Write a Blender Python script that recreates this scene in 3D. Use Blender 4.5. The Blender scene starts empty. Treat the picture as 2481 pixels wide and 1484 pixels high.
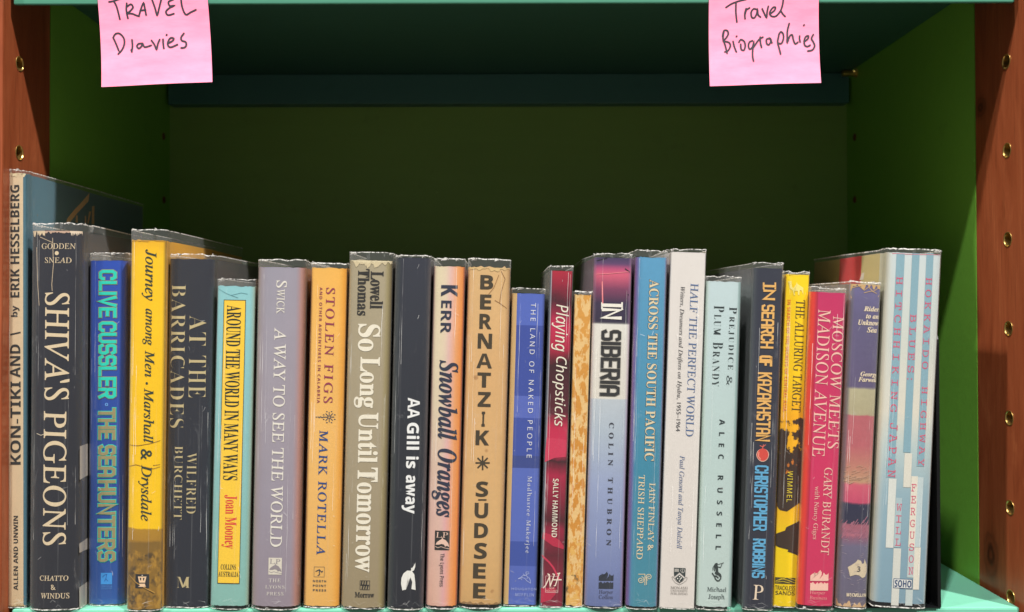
import bpy, bmesh, math, random
from mathutils import Vector, Matrix, noise

# ------------------------------------------------------------------ camera
S = bpy.context.scene
COL = S.collection
PW, PH = 2481.0, 1484.0          # measuring units of the photograph
SC = 0.00028                     # metres per unit on the shelf-front plane (Y = 0)
D = 0.644                        # camera distance from that plane
F = D / SC
TH, RO = math.radians(0.68), math.radians(0.13)
r0, u0, f0 = Vector((1, 0, 0)), Vector((0, -math.sin(TH), math.cos(TH))), Vector((0, math.cos(TH), math.sin(TH)))
CR = math.cos(RO) * r0 - math.sin(RO) * u0
CU = math.sin(RO) * r0 + math.cos(RO) * u0
CX, CY = 1204.0, 750.0 - F * math.tan(TH)
CAM = Vector((0, -D, 0))
cd = bpy.data.cameras.new('camera')
cam = bpy.data.objects.new('camera', cd)
COL.objects.link(cam)
cam.matrix_world = Matrix(((CR.x, CU.x, -f0.x, 0), (CR.y, CU.y, -f0.y, -D), (CR.z, CU.z, -f0.z, 0), (0, 0, 0, 1)))
cd.lens = F / PW * 36
cd.shift_x = (PW / 2 - CX) / PW
cd.shift_y = (CY - PH / 2) / PW
cd.clip_start, cd.clip_end = 0.02, 30
cd.dof.use_dof = True
cd.dof.focus_distance = 0.65
cd.dof.aperture_fstop = 8.0
S.camera = cam

def ray(px, py):
    return (CR * ((px - CX) / F) + CU * ((CY - py) / F) + f0)
def P(px, py, Y=0.0):            # point seen at px,py on the vertical plane Y
    d = ray(px, py)
    return CAM + d * ((Y + D) / d.y)
def PX(px, py, X):               # same on the side plane X
    d = ray(px, py)
    return CAM + d * (X / d.x)
def PZ(px, py, Z):
    d = ray(px, py)
    return CAM + d * (Z / d.z)

# ------------------------------------------------------------------ light
W = bpy.data.worlds.new('World')
S.world = W
W.use_nodes = True
W.node_tree.nodes['Background'].inputs[0].default_value = (1.0, 0.93, 0.84, 1)
W.node_tree.nodes['Background'].inputs[1].default_value = 0.19
def lamp(name, loc, power, size, col=(1, 0.97, 0.925)):
    l = bpy.data.lights.new(name, 'AREA')
    l.shape = 'DISK'; l.size = size; l.energy = power; l.color = col
    o = bpy.data.objects.new(name, l)
    COL.objects.link(o); o.location = loc
    o.rotation_euler = (Vector((0, 0, -0.05)) - Vector(loc)).to_track_quat('-Z', 'Y').to_euler()
    return o
lamp('ceiling_lamp', (2.05, -2.15, 4.45), 445, 0.19)
lamp('ceiling_lamp', (-1.0, -2.3, 4.65), 258, 0.19)
lamp('ceiling_lamp', (-2.9, -1.45, 3.75), 170, 0.19)
S.view_settings.view_transform = 'Standard'
S.view_settings.look = 'None'
S.view_settings.exposure = 0.0
S.view_settings.gamma = 1.0
S.cycles.max_bounces = 10
S.cycles.transparent_max_bounces = 24

# ------------------------------------------------------------------ node helpers
def lin(c):
    return tuple(((v / 255) / 12.92 if v / 255 <= 0.04045 else ((v / 255 + 0.055) / 1.055) ** 2.4) for v in c) + (1.0,)
class G:
    def __init__(s, name):
        s.m = bpy.data.materials.new(name); s.m.use_nodes = True
        s.t = s.m.node_tree; s.t.nodes.clear()
        s.out = s.t.nodes.new('ShaderNodeOutputMaterial')
        s.tc = s.t.nodes.new('ShaderNodeTexCoord')
        s.o = s.tc.outputs['Object']
    def n(s, kind, **k):
        x = s.t.nodes.new(kind)
        for a, b in k.items(): setattr(x, a, b)
        return x
    def put(s, sock, v):
        if hasattr(v, 'is_linked') or hasattr(v, 'links'): s.t.links.new(v, sock)
        else: sock.default_value = v
    def math(s, op, a, b=0.0, clamp=False):
        x = s.n('ShaderNodeMath', operation=op, use_clamp=clamp)
        s.put(x.inputs[0], a); s.put(x.inputs[1], b)
        return x.outputs[0]
    def sep(s, v=None):
        x = s.n('ShaderNodeSeparateXYZ'); s.t.links.new(v or s.o, x.inputs[0])
        return x.outputs
    def map(s, scale=(1, 1, 1), loc=(0, 0, 0)):
        x = s.n('ShaderNodeMapping'); s.t.links.new(s.o, x.inputs[0])
        x.inputs['Scale'].default_value = scale; x.inputs['Location'].default_value = loc
        return x.outputs[0]
    def noise(s, scale, detail=3, rough=0.6, vec=None, dist=0.0):
        x = s.n('ShaderNodeTexNoise')
        s.t.links.new(vec or s.o, x.inputs['Vector'])
        x.inputs['Scale'].default_value = scale; x.inputs['Detail'].default_value = detail
        x.inputs['Roughness'].default_value = rough; x.inputs['Distortion'].default_value = dist
        return x.outputs[0]
    def ramp(s, fac, stops, interp='LINEAR'):
        x = s.n('ShaderNodeValToRGB'); s.t.links.new(fac, x.inputs[0])
        cr = x.color_ramp; cr.interpolation = interp
        stops = sorted(stops, key=lambda q: q[0])
        while len(cr.elements) > 1: cr.elements.remove(cr.elements[-1])
        cr.elements[0].position = max(0, stops[0][0]); cr.elements[0].color = stops[0][1]
        for p, c in stops[1:]:
            e = cr.elements.new(min(1, max(0, p))); e.color = c
        return x
    def mix(s, fac, a, b, mode='MIX'):
        x = s.n('ShaderNodeMix', data_type='RGBA', blend_type=mode)
        s.put(x.inputs[0], fac); s.put(x.inputs[6], a); s.put(x.inputs[7], b)
        return x.outputs[2]
    def step(s, v, a, b):        # smooth 0..1 between a and b
        x = s.n('ShaderNodeMapRange', interpolation_type='SMOOTHSTEP')
        s.put(x.inputs[0], v); x.inputs[1].default_value = a; x.inputs[2].default_value = b
        return x.outputs[0]
    def bsdf(s, col, rough=0.5, spec=0.4, metal=0.0, bump=None, bstr=0.2, bdist=0.001, coat=0.0):
        p = s.n('ShaderNodeBsdfPrincipled')
        s.put(p.inputs['Base Color'], col); s.put(p.inputs['Roughness'], rough)
        p.inputs['Specular IOR Level'].default_value = spec; p.inputs['Metallic'].default_value = metal
        p.inputs['Coat Weight'].default_value = coat; p.inputs['Coat Roughness'].default_value = 0.15
        if bump is not None:
            b = s.n('ShaderNodeBump'); b.inputs['Strength'].default_value = bstr; b.inputs['Distance'].default_value = bdist
            s.t.links.new(bump, b.inputs['Height']); s.t.links.new(b.outputs[0], p.inputs['Normal'])
        s.t.links.new(p.outputs[0], s.out.inputs[0])
        return p

MC = {}
def ink(rgb, metal=0.0, rough=0.55):
    k = ('ink', rgb, metal)
    if k not in MC:
        g = G('ink'); c = lin(rgb)
        n = g.noise(900, 2); v = g.math('ADD', g.math('MULTIPLY', n, 0.22), 0.88)
        x = g.n('ShaderNodeVectorMath', operation='SCALE'); x.inputs[0].default_value = c[:3]; g.t.links.new(v, x.inputs[3])
        g.bsdf(x.outputs[0], rough, 0.3, metal); MC[k] = g.m
    return MC[k]

def paint_mat(name, rgb, rough=0.42, var=0.06, bump=0.15, spec=0.4):
    g = G(name)
    n = g.noise(6, 4); f = g.noise(140, 3)
    br = g.noise(1, 4, 0.65, g.map((7, 120, 120)))
    v = g.math('ADD', g.math('ADD', g.math('MULTIPLY', n, var * 2), g.math('MULTIPLY', br, var)), 1 - var * 1.5)
    x = g.n('ShaderNodeVectorMath', operation='SCALE'); x.inputs[0].default_value = lin(rgb)[:3]; g.t.links.new(v, x.inputs[3])
    chip = g.step(g.math('ADD', g.noise(60, 5, 0.75), g.math('MULTIPLY', g.noise(9, 2), 0.35)), 0.90, 0.93)
    dirt = g.math('MULTIPLY', g.step(g.noise(22, 6, 0.75), 0.58, 0.75), 0.22)
    c = g.mix(dirt, x.outputs[0], lin(tuple(q * 0.55 for q in rgb)))
    c = g.mix(g.math('MULTIPLY', chip, 0.6), c, lin(tuple(min(255, q * 1.2 + 20) for q in rgb)))
    g.bsdf(c, rough, spec, bump=g.math('ADD', f, g.math('MULTIPLY', br, 2.0)), bstr=bump, bdist=0.0006)
    return g.m

def wood_mat(knots):
    g = G('stained_wood')
    v = g.map((40, 14, 2.2))
    a = g.noise(3.2, 8, 0.7, v, 0.8)
    fine = g.noise(1, 4, 0.7, g.map((900, 520, 22)))
    c = g.ramp(a, [(0.25, lin((112, 52, 30))), (0.45, lin((144, 72, 42))), (0.6, lin((156, 82, 50))), (0.8, lin((182, 104, 64)))]).outputs[0]
    c = g.mix(g.math('MULTIPLY', g.step(fine, 0.48, 0.66), 0.32), c, lin((100, 46, 26)))
    c = g.mix(g.math('MULTIPLY', g.step(g.noise(1, 5, 0.7, g.map((60, 34, 9))), 0.6, 0.72), 0.4), c, lin((190, 112, 70)))
    h = g.math('ADD', a, g.math('MULTIPLY', fine, 0.3))
    for (ky, kz, ry, rz) in knots:
        s = g.sep()
        dy = g.math('DIVIDE', g.math('SUBTRACT', s[1], ky), ry)
        dz = g.math('DIVIDE', g.math('SUBTRACT', s[2], kz), rz)
        d = g.math('SQRT', g.math('ADD', g.math('MULTIPLY', dy, dy), g.math('MULTIPLY', dz, dz)))
        d = g.math('ADD', d, g.math('MULTIPLY', g.noise(60, 3), 0.5))
        w = g.math('MULTIPLY', g.math('SUBTRACT', 1.0, g.step(d, 0.35, 1.3)), 0.85)
        ring = g.math('ADD', g.math('MULTIPLY', g.math('SINE', g.math('MULTIPLY', d, 17)), 0.25), 0.75)
        c = g.mix(g.math('MULTIPLY', w, ring), c, lin((44, 14, 10)))
    g.bsdf(c, 0.34, 0.5, bump=h, bstr=0.25, bdist=0.0006)
    return g.m

# ------------------------------------------------------------------ mesh helpers
def obj(name, bm_or_mesh, mat=None, parent=None, smooth=False):
    if isinstance(bm_or_mesh, bmesh.types.BMesh):
        me = bpy.data.meshes.new(name); bm_or_mesh.to_mesh(me); bm_or_mesh.free()
    else: me = bm_or_mesh
    if mat:
        for m in (mat if isinstance(mat, (list, tuple)) else [mat]): me.materials.append(m)
    o = bpy.data.objects.new(name, me); COL.objects.link(o)
    if parent: o.parent = parent
    if smooth:
        for p in me.polygons: p.use_smooth = True
    return o
def empty(name, label, cat, loc=(0, 0, 0), group=None):
    o = bpy.data.objects.new(name, None); COL.objects.link(o); o.location = loc
    o.empty_display_size = 0.02
    o['label'] = label; o['category'] = cat
    if group: o['group'] = group
    return o
def box(bm, a, b, bev=0.0):
    g = bmesh.ops.create_cube(bm, size=1)
    for v in g['verts']:
        v.co = Vector([(a[i] + b[i]) / 2 + v.co[i] * (b[i] - a[i]) for i in range(3)])
    if bev:
        es = list({e for v in g['verts'] for e in v.link_edges})
        bmesh.ops.bevel(bm, geom=es, offset=bev, segments=2, affect='EDGES', profile=0.6)
def cyl(bm, a, b, r1, r2=None, n=16, caps=True):
    a, b = Vector(a), Vector(b); d = b - a
    m = Matrix.Translation((a + b) / 2) @ d.to_track_quat('Z', 'Y').to_matrix().to_4x4()
    bmesh.ops.create_cone(bm, cap_ends=caps, segments=n, radius1=r1, radius2=r1 if r2 is None else r2, depth=d.length, matrix=m)

# ------------------------------------------------------------------ bookcase
XL, XR, YB = -0.3325, 0.3565, 0.32       # inner faces of the sides, front of the back panel
ZS = -(1473 - 750) * SC                  # top of the lower shelf
ZU = (750 - 186) * SC * (D + YB) / D     # underside of the upper shelf
ZLIP = (750 - 6) * SC                    # bottom of the upper shelf's front lip
YW = 0.062                               # wood front strip ends, green board starts
YF = -0.0065
case = empty('bookcase', 'green painted bookcase with red brown wooden posts and brass peg holes', 'bookcase', (0, YB, ZS - 0.03))
def cpart(name, bm, mat, smooth=False):
    o = obj(name, bm, mat, None, smooth); o.parent = case; o.matrix_parent_inverse = Matrix.Translation(-case.location); return o
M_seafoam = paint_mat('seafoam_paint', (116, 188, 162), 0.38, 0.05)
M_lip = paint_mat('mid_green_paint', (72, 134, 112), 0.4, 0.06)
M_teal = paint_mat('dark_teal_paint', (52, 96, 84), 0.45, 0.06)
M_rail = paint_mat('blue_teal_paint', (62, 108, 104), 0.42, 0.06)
M_green = paint_mat('green_paint', (114, 176, 64), 0.5, 0.12)
M_back = paint_mat('olive_green_paint', (118, 156, 76), 0.55, 0.1)
Mbrass = G('brass'); Mbrass.bsdf(lin((214, 178, 104)), 0.3, 0.5, 0.9); Mbrass = Mbrass.m
Mdark = G('hole_dark'); Mdark.bsdf(lin((40, 26, 14)), 0.8, 0.2); Mdark = Mdark.m

ZT, ZB = 0.31, -0.245
kn = PX(2400, 1345, XR)
M_woodR = wood_mat([(kn.y, kn.z, 0.017, 0.026), (PX(2375, 262, XR).y, PX(2375, 262, XR).z, 0.012, 0.012)])
M_woodL = wood_mat([])
# side boards
for sx, X in ((-1, XL), (1, XR)):
    bm = bmesh.new(); box(bm, (min(X, X + sx * 0.02), YW, ZB), (max(X, X + sx * 0.02), YB + 0.012, ZT)); cpart('side_panel', bm, M_green)
bm = bmesh.new(); box(bm, (XL - 0.0, YB, ZB), (XR + 0.0, YB + 0.010, ZT)); cpart('back_panel', bm, M_back)
# peg holes: fitted on the side planes
zsp = 0.0622
hl = PX(47.3, 155, XL); hr = PX(2438, 150, XR)
yl = (PX(47.3, 155, XL).y + PX(47, 372, XL).y) / 2; yr = PX(2442, 585, XR).y
zl0 = hl.z; zr0 = hr.z
RH = 0.0047
def wood_post(X, sx, yh, z0, mat):
    bm = bmesh.new()
    box(bm, (min(X, X + sx * 0.028), YF, ZB), (max(X, X + sx * 0.028), YW - 0.0004, ZT), 0.0012)
    o = cpart('wooden_post', bm, mat)
    cut = bmesh.new()
    for k in range(-2, 7):
        z = z0 - k * zsp
        if ZB < z < ZT: cyl(cut, (X - sx * 0.01, yh, z), (X + sx * 0.014, yh, z), RH, n=24)
    co = obj('cutter', cut); co.parent = case; co.matrix_parent_inverse = Matrix.Translation(-case.location)
    md = o.modifiers.new('b', 'BOOLEAN'); md.operation = 'DIFFERENCE'; md.object = co; md.solver = 'EXACT'
    dg = bpy.context.evaluated_depsgraph_get(); dg.update()
    me = bpy.data.meshes.new_from_object(o.evaluated_get(dg))
    o.modifiers.clear(); o.data = me
    bpy.data.objects.remove(co)
wood_post(XL, -1, yl, zl0, M_woodL)
wood_post(XR, 1, yr, zr0, M_woodR)
def sleeve_mesh(sx, r):
    bm = bmesh.new()
    prof = [(-0.0001, r * 1.14), (-0.0004, r * 1.12), (-0.0004, r * 1.02), (0.0002, r * 0.94), (0.0075, r * 0.93), (0.0076, r * 0.84), (0.013, r * 0.82), (0.013, 0.0001)]
    n = 40; rings = []
    for (d, rr) in prof:
        rings.append([bm.verts.new((sx * d, rr * math.cos(2 * math.pi * k / n), rr * math.sin(2 * math.pi * k / n))) for k in range(n)])
    for a, b in zip(rings[:-1], rings[1:]):
        for k in range(n):
            bm.faces.new((a[k], a[(k + 1) % n], b[(k + 1) % n], b[k]))
    me = bpy.data.meshes.new('peg_sleeve'); bm.to_mesh(me); bm.free()
    me.materials.append(Mbrass); me.materials.append(Mdark)
    for p in me.polygons:
        p.use_smooth = False
        if p.index >= n * 4: p.material_index = 1
    return me
smL, smR = sleeve_mesh(-1, RH), sleeve_mesh(1, RH)
def place_sleeve(me, loc):
    o = obj('peg_sleeve', me); o.parent = case; o.matrix_parent_inverse = Matrix.Translation(-case.location); o.location = loc
for X, yh, z0, me in ((XL, yl, zl0, smL), (XR, yr, zr0, smR)):
    for k in range(-2, 7):
        if not ZB < z0 - k * zsp < ZT: continue
        place_sleeve(me, (X, yh, z0 - k * zsp))
# rear peg holes, drilled in the green boards: small copper coloured plugs
Mplug = G('dark_copper'); Mplug.bsdf(lin((110, 60, 34)), 0.4, 0.5, 0.6); Mplug = Mplug.m
for X, sx, pts in ((XL, -1, ((396, 331), (397, 485))), (XR, 1, ((2071, 333), (2071, 484)))):
    for (a, b) in pts:
        q = PX(a, b, X)
        bm = bmesh.new(); cyl(bm, (X + sx * 0.001, q.y, q.z), (X - sx * 0.0008, q.y, q.z), 0.0042, 0.0034, 16)
        cyl(bm, (X - sx * 0.0007, q.y, q.z), (X - sx * 0.0012, q.y, q.z), 0.002, 0.002, 12)
        cpart('peg_plug', bm, Mplug)
# upper shelf: tray with front lip and rear rail, on brass pins
SXL, SXR = -0.3287, 0.3530
def shelf(name, ztop, zund, zlip, front_mat, und_mat):
    bm = bmesh.new(); box(bm, (SXL, 0.0034, zund), (SXR, YB - 0.004, ztop - 0.001)); p = cpart(name, bm, und_mat)
    bm = bmesh.new(); box(bm, (SXL, 0.0, zlip), (SXR, 0.003, ztop), 0.0008); cpart('shelf_front_edge', bm, front_mat)
zrail = (750 - 249.5) * SC * (D + YB - 0.018) / D
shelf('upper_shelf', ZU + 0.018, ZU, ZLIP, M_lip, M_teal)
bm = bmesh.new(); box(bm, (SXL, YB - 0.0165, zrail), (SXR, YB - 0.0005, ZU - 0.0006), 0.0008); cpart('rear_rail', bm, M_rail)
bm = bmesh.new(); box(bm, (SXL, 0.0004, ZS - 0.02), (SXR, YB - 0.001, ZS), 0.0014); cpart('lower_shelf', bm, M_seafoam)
for X, sx in ((XL, -1), (XR, 1)):
    q = PX(2075, 182, XR)
    bm = bmesh.new(); cyl(bm, (X + sx * 0.003, q.y, ZU - 0.0034), (X - sx * 0.014, q.y, ZU - 0.0034), 0.0031, n=14)
    cyl(bm, (X, q.y, ZU - 0.0034), (X - sx * 0.0012, q.y, ZU - 0.0034), 0.0042, n=16)
    cpart('shelf_pin', bm, Mbrass, False)
# top closing board of the section above, and its floor below: keep the cabinet solid from the side
bm = bmesh.new(); box(bm, (XL, 0.02, ZB - 0.0), (XR, YB - 0.001, ZB + 0.006)); cpart('base_board', bm, M_teal)

# ------------------------------------------------------------------ flat print
UP, LO = {}, {}
SPEC = {'bold': (0x1D400, 0x1D41A), 'ital': (0x1D434, 0x1D44E), 'bi': (0x1D468, 0x1D482), 'script': (0x1D4D0, 0x1D4EA),
        'sansb': (0x1D5D4, 0x1D5EE), 'sans': (0x1D5A0, 0x1D5BA), 'sansit': (0x1D608, 0x1D622), 'sbi': (0x1D63C, 0x1D656), 'mono': (0x1D670, 0x1D68A)}
DIG = {'bold': 0x1D7CE, 'sansb': 0x1D7EC, 'mono': 0x1D7F6, 'sans': 0x1D7E2}
STY = {'def': ('', 0, 0), 'serif': ('bold', 0, -0.016), 'serift': ('bold', 0, -0.021), 'bold': ('bold', 0, 0), 'bolder': ('bold', 0, 0.012), 'roman': ('ital', -0.22, 0.0), 'romanb': ('ital', -0.22, 0.007),
       'ital': ('ital', 0, 0), 'italb': ('ital', 0, 0.008), 'bi': ('bi', 0, 0), 'bib': ('bi', 0, 0.012), 'script': ('script', 0, 0), 'sansb': ('sansb', 0, 0),
       'sansbb': ('sansb', 0, 0.012), 'sansbt': ('sansb', 0, -0.014), 'sans': ('sans', 0, 0), 'sanst': ('sans', 0, -0.014), 'sansm': ('sans', 0, 0.008), 'sansit': ('sansit', 0, 0.0), 'sbi': ('sbi', 0, 0.01),
       'mono': ('mono', 0, -0.004), 'monob': ('mono', 0, 0.012)}
def uni(s, k):
    if not k: return s
    U, L = SPEC[k]; o = ''
    for c in s:
        if 'A' <= c <= 'Z': o += chr(U + ord(c) - 65)
        elif 'a' <= c <= 'z': o += '\u210e' if (k == 'ital' and c == 'h') else chr(L + ord(c) - 97)
        elif c.isdigit() and k in DIG: o += chr(DIG[k] + int(c))
        else: o += c
    return o
JOBS = []                         # lettering is set style by style at the end: one font curve per style
def set_all_text():
    groups = {}
    for j in JOBS: groups.setdefault((j[1], j[2]), []).append(j)
    for (sty, space), js in groups.items():
        k, sh, of = STY[sty]
        strs = sorted({j[0] for j in js}); idx = {t: i for i, t in enumerate(strs)}
        cu = bpy.data.curves.new('t', 'FONT'); cu.body = '\n'.join(uni(t, k) for t in strs); cu.shear = sh; cu.offset = of; cu.resolution_u = 3
        cu.space_character = space; cu.space_line = 4.0
        o = bpy.data.objects.new('t', cu)
        me = bpy.data.meshes.new_from_object(o)
        V = [[] for _ in strs]; Fc = [[] for _ in strs]; mp = {}
        for v in me.vertices:
            i = min(len(strs) - 1, max(0, round(-v.co.y / 4.0 + 0.07)))
            mp[v.index] = (i, len(V[i])); V[i].append((v.co.x, v.co.y))
        for p in me.polygons: Fc[mp[p.vertices[0]][0]].append(tuple(mp[q][1] for q in p.vertices))
        bpy.data.objects.remove(o); bpy.data.curves.remove(cu); bpy.data.meshes.remove(me)
        for j in js:
            i = idx[j[0]]; j[3](V[i], Fc[i])
c_ = 0.18
BF = {'C': (1, [[(1, .8), (1, .84), (.8, 1), (.2, 1), (0, .84), (0, .16), (.2, 0), (.8, 0), (1, .16), (1, .2)]]),
 'L': (.9, [[(0, 1), (0, 0), (1, 0)]]), 'I': (.12, [[(.5, 1), (.5, 0)]]), 'V': (1.05, [[(0, 1), (.5, 0), (1, 1)]]),
 'E': (.95, [[(1, 1), (0, 1), (0, 0), (1, 0)], [(0, .5), (.8, .5)]]), 'F': (.9, [[(1, 1), (0, 1), (0, 0)], [(0, .5), (.8, .5)]]),
 'U': (1, [[(0, 1), (0, .16), (.2, 0), (.8, 0), (1, .16), (1, 1)]]),
 'S': (1, [[(1, .86), (.86, 1), (.14, 1), (0, .88), (0, .64), (.14, .5), (.86, .5), (1, .36), (1, .12), (.86, 0), (.14, 0), (0, .14)]]),
 'R': (1, [[(0, 0), (0, 1), (.8, 1), (1, .86), (1, .62), (.82, .48), (0, .48)], [(.55, .48), (1, 0)]]),
 'P': (1, [[(0, 0), (0, 1), (.8, 1), (1, .86), (1, .6), (.82, .46), (0, .46)]]),
 'B': (1, [[(0, 0), (0, 1), (.8, 1), (1, .86), (1, .64), (.82, .52), (1, .38), (1, .14), (.8, 0), (0, 0)], [(0, .52), (.82, .52)]]),
 'T': (1, [[(0, 1), (1, 1)], [(.5, 1), (.5, 0)]]), 'H': (1, [[(0, 0), (0, 1)], [(1, 0), (1, 1)], [(0, .5), (1, .5)]]),
 'A': (1, [[(0, 0), (0, .82), (.2, 1), (.8, 1), (1, .82), (1, 0)], [(0, .42), (1, .42)]]),
 'N': (1, [[(0, 0), (0, 1), (1, 0), (1, 1)]]), 'O': (1, [[(.5, 1), (.2, 1), (0, .84), (0, .16), (.2, 0), (.8, 0), (1, .16), (1, .84), (.8, 1), (.5, 1)]]),
 'K': (1, [[(0, 0), (0, 1)], [(1, 1), (.05, .46)], [(.35, .63), (1, 0)]]), 'Z': (1, [[(0, 1), (1, 1), (0, 0), (1, 0)]]), ' ': (.35, [])}
def ribbon(pts, w, cap=False):
    """2-D mitred stroke -> (verts, faces)"""
    pts = [Vector(p[:2]) for p in pts]; n = len(pts); L, R = [], []
    if cap and n > 1:
        pass
    for i, p in enumerate(pts):
        a = (p - pts[i - 1]).normalized() if i else (pts[1] - p).normalized()
        b = (pts[i + 1] - p).normalized() if i < n - 1 else a
        t = (a + b)
        t = t.normalized() if t.length > 1e-6 else a
        nn = Vector((-t.y, t.x)); na = Vector((-a.y, a.x))
        k = 1 / max(0.45, nn.dot(na))
        q = p.copy()
        if not cap:
            if i == 0: q = p - a * w * 0.5
            if i == n - 1: q = p + b * w * 0.5
        L.append(q + nn * w / 2 * k); R.append(q - nn * w / 2 * k)
    v = [tuple(q) for q in L] + [tuple(q) for q in R]
    f = [(i, i + 1, n + i + 1, n + i) for i in range(n - 1)]
    out = [(v, f)]
    if cap:
        for p in (pts[0], pts[-1]):
            out.append(([(p.x + w / 2 * math.cos(k * math.pi / 4), p.y + w / 2 * math.sin(k * math.pi / 4)) for k in range(8)], [tuple(range(8))]))
    return out

# ------------------------------------------------------------------ books
def cover_mat(H, w, B, ramp, interp='LINEAR', namp=0.0, nscale=30, xr=None, side=None, sideL=None, mottle=0.05, blobs=(), spots=None, rough=0.45, bump=0.12, grain=300, stretch=None):
    g = G('printed_cover')
    s = g.sep()
    z = g.math('DIVIDE', s[2], H)
    if namp:
        z = g.math('ADD', z, g.math('MULTIPLY', g.math('SUBTRACT', g.noise(nscale, 5, 0.65), 0.5), namp))
    c = g.ramp(z, [(a, lin(b)) for a, b in ramp], interp).outputs[0]
    x = g.math('ADD', g.math('DIVIDE', s[0], w), 0.5)
    if xr:
        r = g.ramp(x, [(a, lin(b)[:3] + (al,)) for a, b, al in xr])
        c = g.mix(r.outputs[1], c, r.outputs[0])
    for (z0, z1, col, sc, thr, soft, st) in blobs:
        n = g.noise(sc, 6, 0.62, g.map(st, (0.37 * z0 * 10, 0.1, 0)))
        zz = g.math('DIVIDE', s[2], H)
        e = 0.03
        wdw = g.math('MULTIPLY', g.step(zz, z0 - e, z0 + e), g.math('SUBTRACT', 1.0, g.step(zz, z1 - e, z1 + e)))
        f = g.step(g.math('ADD', n, g.math('MULTIPLY', g.math('SUBTRACT', wdw, 1.0), 0.6)), thr - soft, thr + soft)
        c = g.mix(f, c, lin(col))
    if side:
        ys = g.math('DIVIDE', s[1], 0.2)
        sc_ = g.ramp(ys, [(a, lin(b)) for a, b in side], 'CONSTANT' if len(side) > 2 else 'LINEAR').outputs[0]
        if sideL:
            sl = g.ramp(ys, [(a, lin(b)) for a, b in sideL], 'CONSTANT').outputs[0]
            sc_ = g.mix(g.step(s[0], 0.0, 0.0001), sl, sc_)
        c = g.mix(g.step(s[1], B * 0.9 + 0.0003, B * 0.9 + 0.0012), c, sc_)
    n1 = g.noise(45, 4, 0.65); n2 = g.noise(grain, 3, 0.7)
    if stretch: n2 = g.noise(1, 4, 0.7, g.map(stretch))
    m = g.math('ADD', g.math('ADD', g.math('MULTIPLY', n1, mottle * 2), g.math('MULTIPLY', n2, mottle * 1.6)), 1 - mottle * 1.8)
    sc2 = g.n('ShaderNodeVectorMath', operation='SCALE'); g.t.links.new(c, sc2.inputs[0]); g.t.links.new(m, sc2.inputs[3])
    c = sc2.outputs[0]
    if spots:
        v = g.n('ShaderNodeTexVoronoi'); v.inputs['Scale'].default_value = spots[0]; g.t.links.new(g.o, v.inputs['Vector'])
        f = g.math('MULTIPLY', g.math('SUBTRACT', 1.0, g.step(v.outputs[0], spots[1] * 0.5, spots[1])), g.step(g.noise(spots[0] * .6, 1), 0.5, 0.56))
        c = g.mix(g.math('MULTIPLY', f, spots[3]), c, lin(spots[2]))
    # worn fibres at the two ends
    zz = g.math('DIVIDE', s[2], H)
    g.bsdf(c, rough, 0.35, bump=g.math('ADD', n2, n1), bstr=bump, bdist=0.0004)
    return g.m

def sleeve_mat(base=0.012, crin_glint=0.06):
    g = G('clear_sleeve')
    st = g.noise(1, 5, 0.7, g.map((420, 200, 5)))
    cr = g.noise(1, 6, 0.7, g.map((110, 60, 34)), 1.5)
    haze = g.math('ADD', g.math('MULTIPLY', g.step(st, 0.55, 0.8), 0.07), base)
    lw0 = g.n('ShaderNodeLayerWeight'); lw0.inputs[0].default_value = 0.5
    haze = g.math('ADD', haze, g.math('MULTIPLY', g.math('POWER', lw0.outputs[1], 1.6), g.math('ADD', g.math('MULTIPLY', st, 0.2), 0.02)))  # milky glare towards the edges, mixed in as white diffuse
    haze = g.math('ADD', haze, g.math('MULTIPLY', g.step(cr, 0.58, 0.7), crin_glint))  # highlights on the crinkles, painted as white diffuse patches
    s = g.sep()
    tr = g.n('ShaderNodeBsdfTransparent'); tr.inputs[0].default_value = (0.965, 0.97, 0.965, 1)
    df = g.n('ShaderNodeBsdfDiffuse'); df.inputs[0].default_value = (0.8, 0.82, 0.82, 1)
    gl = g.n('ShaderNodeBsdfGlossy'); gl.inputs['Roughness'].default_value = 0.16; gl.inputs[0].default_value = (1, 1, 1, 1)
    b = g.n('ShaderNodeBump'); b.inputs['Strength'].default_value = 0.9; b.inputs['Distance'].default_value = 0.0009
    g.t.links.new(g.math('ADD', st, g.math('MULTIPLY', cr, 1.2)), b.inputs['Height'])
    g.t.links.new(b.outputs[0], gl.inputs['Normal'])
    m1 = g.n('ShaderNodeMixShader'); g.t.links.new(haze, m1.inputs[0]); g.t.links.new(tr.outputs[0], m1.inputs[1]); g.t.links.new(df.outputs[0], m1.inputs[2])
    lw = g.n('ShaderNodeLayerWeight'); lw.inputs[0].default_value = 0.5
    fr = g.math('ADD', g.math('MULTIPLY', g.math('POWER', lw.outputs[1], 3.0), 0.5), 0.05)
    m2 = g.n('ShaderNodeMixShader'); g.t.links.new(fr, m2.inputs[0])
    g.t.links.new(m1.outputs[0], m2.inputs[1]); g.t.links.new(gl.outputs[0], m2.inputs[2])
    g.t.links.new(m2.outputs[0], g.out.inputs[0])
    return g.m
def scratch_glint_mat():
    g = G('sleeve_scratch_glint')  # white for real scratches and for painted streak glints
    tr = g.n('ShaderNodeBsdfTransparent'); df = g.n('ShaderNodeBsdfDiffuse'); df.inputs[0].default_value = (0.9, 0.9, 0.88, 1)
    m = g.n('ShaderNodeMixShader'); g.t.links.new(g.math('MULTIPLY', g.step(g.noise(1, 2, 0.5, g.map((60, 60, 45))), 0.35, 0.7), 0.6), m.inputs[0])
    g.t.links.new(tr.outputs[0], m.inputs[1]); g.t.links.new(df.outputs[0], m.inputs[2]); g.t.links.new(m.outputs[0], g.out.inputs[0])
    return g.m
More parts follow.
